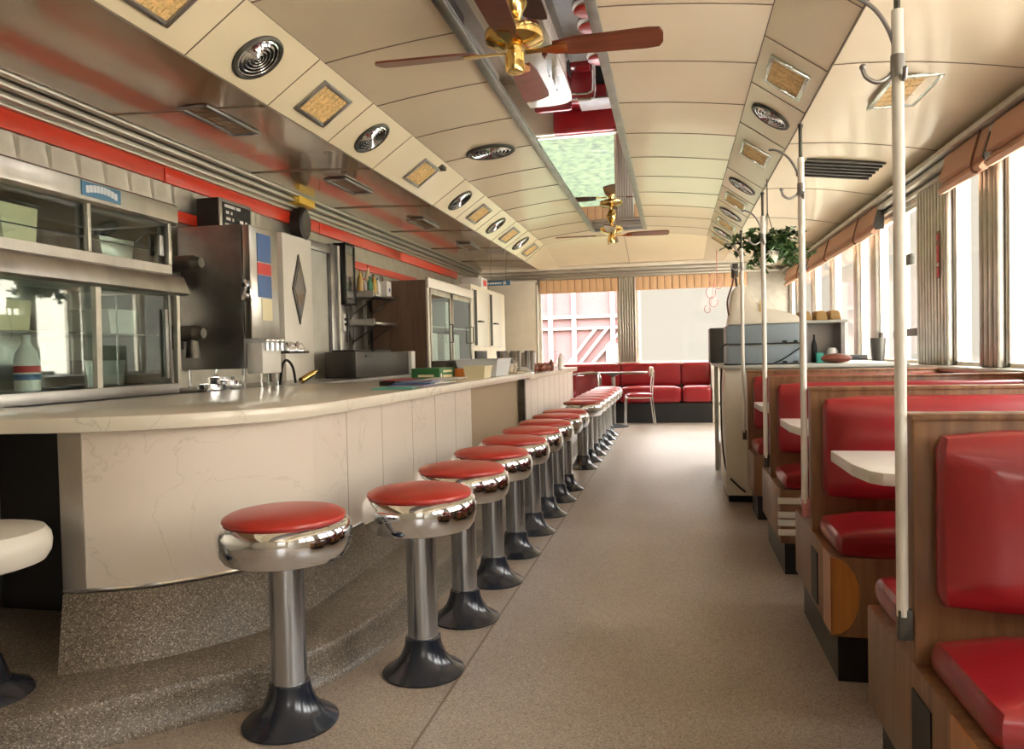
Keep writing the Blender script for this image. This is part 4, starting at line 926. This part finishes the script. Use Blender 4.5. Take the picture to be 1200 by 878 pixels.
# cash register silhouette: swept fin body
t = root('cash_register', 'old cream curved machine with a tall swept back, on top of the grey-blue trays', 'machine', (.75, 7.1, 1.52))
prof = catmull([(.46, 1.516, 0), (.475, 1.62, 0), (.50, 1.80, 0), (.56, 1.86, 0), (.61, 1.84, 0), (.66, 1.74, 0), (.74, 1.67, 0), (.90, 1.62, 0), (1.02, 1.58, 0), (1.04, 1.516, 0)], 5)
MB().prism([(p.x, p.y) for p in prof], 6.66, 7.0, axis='y', bev=.012).build('body', 'cream', t)
MB().box((.50, 6.74, 1.93), (.555, 6.86, 2.05), .008).cyl((.545, 6.8, 1.84), (.535, 6.8, 1.94), .012).build('display', 'iron', t)
MB().tube([(.465, 6.7, 1.60), (.455, 6.7, 1.72), (.49, 6.7, 1.84), (.52, 6.7, 1.95)], .008, 6, 4).build('cable', 'cord', t)
MB().box((.715, 6.652, 1.62), (.725, 6.66, 1.72)).build('lever', 'amber', t)
B((.36, 7.9, 1.171), (.52, 8.3, 1.53), .008).build('equipment_box', 'dark_grey', label='dark narrow box standing behind the grey-blue trays, left side', category='box')
# open steel shelf box with loaves
t = root('open_shelf', 'open steel box shelf right of the grey-blue trays, holding bottles', 'shelf', (1.3, 7.15, 1.17))
MB().box((1.13, 6.95, 1.171), (1.15, 7.3, 1.52)).box((1.42, 6.95, 1.171), (1.45, 7.3, 1.52)).box((1.13, 7.28, 1.171), (1.45, 7.3, 1.52)).build('side', 'steel_dark', t)
MB().box((1.11, 6.93, 1.52), (1.47, 7.32, 1.545), .004).build('top', 'grey_panel', t)
for k, x in enumerate((1.14, 1.27, 1.385)):
    MB().prism([(x - .045, 1.546), (x + .05, 1.546), (x + .035, 1.61), (x + .02, 1.63), (x - .045, 1.63)], 6.98, 7.22, axis='y', bev=.01).build('bread_loaf', 'bread', label='%s tan bread block on the open steel shelf' % ['left', 'middle', 'right'][k], category='bread', group='tan bread blocks on the shelf')
bottle(1.22, 7.08, 1.172, .25, .025, 'bottle', 'dark bottle inside the open steel shelf', 'black', 'black'); 
t = B((1.22, 6.98, 1.172), (1.28, 7.02, 1.26), .004).build('green_packet', 'teal', label='small green packet beside the dark bottle in the open shelf', category='packet')
MB().lathe([(0, 0), (.05, 0), (.045, .1), (.03, .13), (0, .13)], 16, (1.36, 7.02, 1.172)).build('paper_cup', 'white_plastic', label='upturned white cup inside the open steel shelf', category='cup')
MB().ball((1.34, 6.75, 1.172 + .04), .1, 16, (1.25, .9, .42)).build('basket', 'brown_red', label='low reddish brown round bundle in front of the open steel shelf', category='basket')
t = B((1.60, 8.3, 1.146), (1.95, 8.45, 1.20), .006).build('tray', 'black', label='low black tray on the window ledge', category='tray')
t.location.z = 1.1705 * K
MB().lathe([(0, 0), (.055, 0), (.07, .24), (.064, .24), (.05, .01), (0, .01)], 24, (1.92, 7.78, 1.146)).build('drinking_glass', 'dark_grey', label='tall dark tumbler on the window sill behind the booths', category='glass')

# hanging plant
t = root('hanging_plant', 'leafy green hanging plant in a cream pot behind the poles', 'plant', (.90, 7.6, 2.12))
MB().lathe([(0, 0), (.07, 0), (.105, .10), (.11, .12), (.10, .12), (.09, .10), (0, .09)], 24, (.90, 7.6, 2.12)).build('pot', 'cream', t)
MB().tube([(.90, 7.6, 2.94), (.90, 7.6, 2.62)], .005).tube([(.90, 7.6, 2.62), (.80, 7.6, 2.24)], .004).tube([(.90, 7.6, 2.62), (1.0, 7.6, 2.24)], .004).tube([(.90, 7.6, 2.62), (.90, 7.7, 2.24)], .004).build('hanger', 'iron', t)
mb = MB(); rnd = random.Random(3)
def leaf(mb, p, s, rot):
    t_ = bmesh.new()
    out = [(0, 0), (.28, -.30), (.55, -.42), (.62, -.2), (1.0, 0), (.62, .2), (.55, .42), (.28, .30)]
    vs = [t_.verts.new((a * s, b * s, -.25 * s * abs(b) + (.12 * s if a == 0 else 0))) for a, b in out]; c = t_.verts.new((.5 * s, 0, .1 * s))
    for k in range(len(vs)): t_.faces.new((c, vs[k], vs[(k + 1) % len(vs)]))
    mb._merge(t_, Matrix.Translation(p) @ rot)
for k in range(44):
    a = rnd.uniform(0, 2 * PI); L = rnd.uniform(.12, .40); droop = rnd.uniform(-.16, .18)
    p0 = Vector((.90, 7.6, 2.24)); p2 = p0 + Vector((cos(a) * L, sin(a) * L * .8, .03 + droop)); p1 = (p0 + p2) / 2 + Vector((0, 0, .07))
    pth = catmull([p0, p1, p2], 5); mb.tube(pth, .003, 4)
    for q in range(2, len(pth)):
        for r in range(3):
            leaf(mb, pth[q] + Vector((rnd.uniform(-.03, .03), rnd.uniform(-.03, .03), rnd.uniform(-.02, .03))), rnd.uniform(.05, .09), Matrix.Rotation(rnd.uniform(0, 2 * PI), 4, 'Z') @ Matrix.Rotation(rnd.uniform(-.5, 1.1), 4, 'Y') @ Matrix.Rotation(rnd.uniform(-.6, .6), 4, 'X'))
mb.build('foliage', 'leaf', t, fix=False)
# hanging wire ornament
t = root('wire_ornament', 'thin wire hooks hanging in front of the right end window', 'ornament', (.66, 13., 1.9))
mb = MB().tube([(.72, 13, 2.98), (.72, 13, 2.6)], .008, 6)
for (x, z, r) in ((.68, 2.5, .09), (.74, 2.42, .07), (.62, 2.28, .08), (.66, 2.12, .07), (.56, 2.0, .05)):
    mb.tube([(x + r * cos(a), 13, z + r * 1.3 * sin(a)) for a in [PI * .6 + k * PI * 1.5 / 10 for k in range(11)]], .007, 6)
mb.tube([(.72, 13, 2.62), (.66, 13, 2.4), (.64, 13, 2.2), (.58, 13, 1.98)], .004, 5, 4)
mb.build('wire', 'pink', t)
# red vertical sticker on the fluted pier
t = root('pier_sticker', 'narrow faded red vertical sticker with worn marks on the fluted pier', 'sign', (XR - .06, 6.50, 1.83))
MB().box((XR - .056, 6.455, 1.83), (XR - .051, 6.53, 2.20)).build('strip', 'brown_red', t)
mb = MB()
for zc, hh in ((2.15, .02), (2.06, .03), (1.99, .035), (1.88, .035)): mb.box((XR - .059, 6.47, zc - hh), (XR - .056, 6.515, zc + hh), .008)
mb.build('lettering', 'red_print', t)
MB().box((XR - .059, 6.475, 1.925), (XR - .056, 6.51, 1.95)).build('pale_mark', 'cream', t)
B((XR - .03, 7.30, 2.03), (XR + .02, 7.44, 2.13), .006).build('window_lock', 'iron', label='small dark square lock on the window frame right of the near pole', category='lock')

# ------------------------------------------------------------------ outside
struct(B((-60, YE + .3, -1.0), (60, 70, -.6)), 'ground', 'grass')
struct(B((XR + .3, -40, -1.0), (60, YE + .3, -.6)), 'ground.001', 'asphalt')
struct(B((-60, -40, -1.0), (XR + .3, YB - .3, -.6)), 'ground.002', 'asphalt')
t = root('building', 'pink building with white posts and diagonal braces beyond the left end window', 'building', (-7, 33, -.6))
MB().box((-16, 33, -.6), (-1.6, 38, 6)).build('wall', 'barn', t)
mb = MB()
for x in (-15, -12.6, -10.2, -7.6, -5.35, -4.3, -2.6, -1.75): mb.box((x - .10, 32.8, -.6), (x + .10, 33, 6))
mb.box((-16, 32.85, 2.85), (-1.6, 33, 3.0)).box((-16, 32.85, 2.35), (-1.6, 33, 2.46))
mb.build('post', 'barn_white', t)
for (x0, x1) in ((-5.2, -3.4), (-4.7, -2.9), (-4.2, -2.2), (-10, -7.8)):
    MB().prism([(x0, .2), (x0 + .16, .2), (x1 + .16, 2.4), (x1, 2.4)], 32.78, 32.95, axis='y').build('brace', 'barn_white', t)
MB().box((-2.9, 32.75, -.6), (-2.0, 33, 1.7)).build('door_frame', 'barn_white', t); MB().box((-2.7, 32.7, -.6), (-2.2, 32.9, 1.5)).build('door', 'grey_panel', t)
t = root('building', 'pale house wall outside the side windows', 'building', (20, 6, -.6))
MB().box((17, -14, -.6), (24, 26, 5.2)).build('wall', 'house', t)
MB().prism([(16.6, 5.2), (20.5, 7), (24.4, 5.2)], -14.3, 26.3, axis='y').build('roof', 'asphalt', t)
for k in range(4): MB().box((16.95, -9 + k * 8, .6), (17, -7.4 + k * 8, 2.4)).build('window', 'dark_grey', t)

# ------------------------------------------------------------------ daylight
w = bpy.data.worlds.new('World'); scn.world = w; w.use_nodes = True
nt = w.node_tree; bg = nt.nodes['Background']
tc = nt.nodes.new('ShaderNodeTexCoord'); sp = nt.nodes.new('ShaderNodeSeparateXYZ'); rp = nt.nodes.new('ShaderNodeValToRGB')
nt.links.new(tc.outputs['Generated'], sp.inputs[0]); nt.links.new(sp.outputs[2], rp.inputs[0]); nt.links.new(rp.outputs[0], bg.inputs[0])
e = rp.color_ramp.elements; e[0].position = .20; e[0].color = (.057, .052, .043, 1); e[1].position = .50; e[1].color = (1, .985, .95, 1)
bg.inputs[1].default_value = 13.0
sl = bpy.data.lights.new('sun', 'SUN'); sl.energy = 22; sl.angle = .01; sl.color = (1, .95, .86)
so = bpy.data.objects.new('sun', sl); COL.objects.link(so); so.rotation_euler = Vector((.63, 0, -.77)).to_track_quat('-Z', 'Y').to_euler()
def portal(loc, sx, sy, rot, nm):
    L = bpy.data.lights.new(nm, 'AREA'); L.shape = 'RECTANGLE'; L.size = sx * K; L.size_y = sy * K
    L.cycles.is_portal = True
    o = bpy.data.objects.new(nm, L); COL.objects.link(o); o.location = Vector(loc) * K; o.rotation_euler = rot
portal((XR + .2, 9.8, 1.85), 1.5, 9.2, (0, PI / 2, 0), 'portal')
portal((XR + .2, 1.8, 1.85), 1.5, 8.2, (0, PI / 2, 0), 'portal')
portal((1.0, YB - .25, 1.6), 1.3, 1.8, (PI / 2, 0, 0), 'portal')
portal((-.6, YE + .25, 1.85), 4.2, 1.6, (-PI / 2, 0, 0), 'portal')

# ------------------------------------------------------------------ camera
Rm = ((0.97698883, 0.2121014, -0.02249052), (0.0164632, 0.03014072, 0.99941008), (-0.21265415, 0.97678275, -0.02595528))
cam = bpy.data.cameras.new('camera'); co = bpy.data.objects.new('camera', cam); COL.objects.link(co)
r, u, f = [Vector(x).normalized() for x in Rm]
mw = Matrix((r, u, -f)).transposed().to_4x4(); mw.translation = Vector((0, 0, 1.3 * K)); co.matrix_world = mw
cam.sensor_width = 36; cam.lens = 36 * 875 / 1200; cam.clip_start = .02; cam.clip_end = 300
scn.camera = co
scn.view_settings.view_transform = 'Standard'; scn.view_settings.look = 'None'
scn.view_settings.gamma = 1; scn.view_settings.exposure = 0.35
scn.view_settings.use_curve_mapping = False
scn.cycles.use_denoising = True
scn.cycles.max_bounces = 12; scn.cycles.diffuse_bounces = 8; scn.cycles.glossy_bounces = 6; scn.cycles.transparent_max_bounces = 16
scn.cycles.sample_clamp_indirect = 8
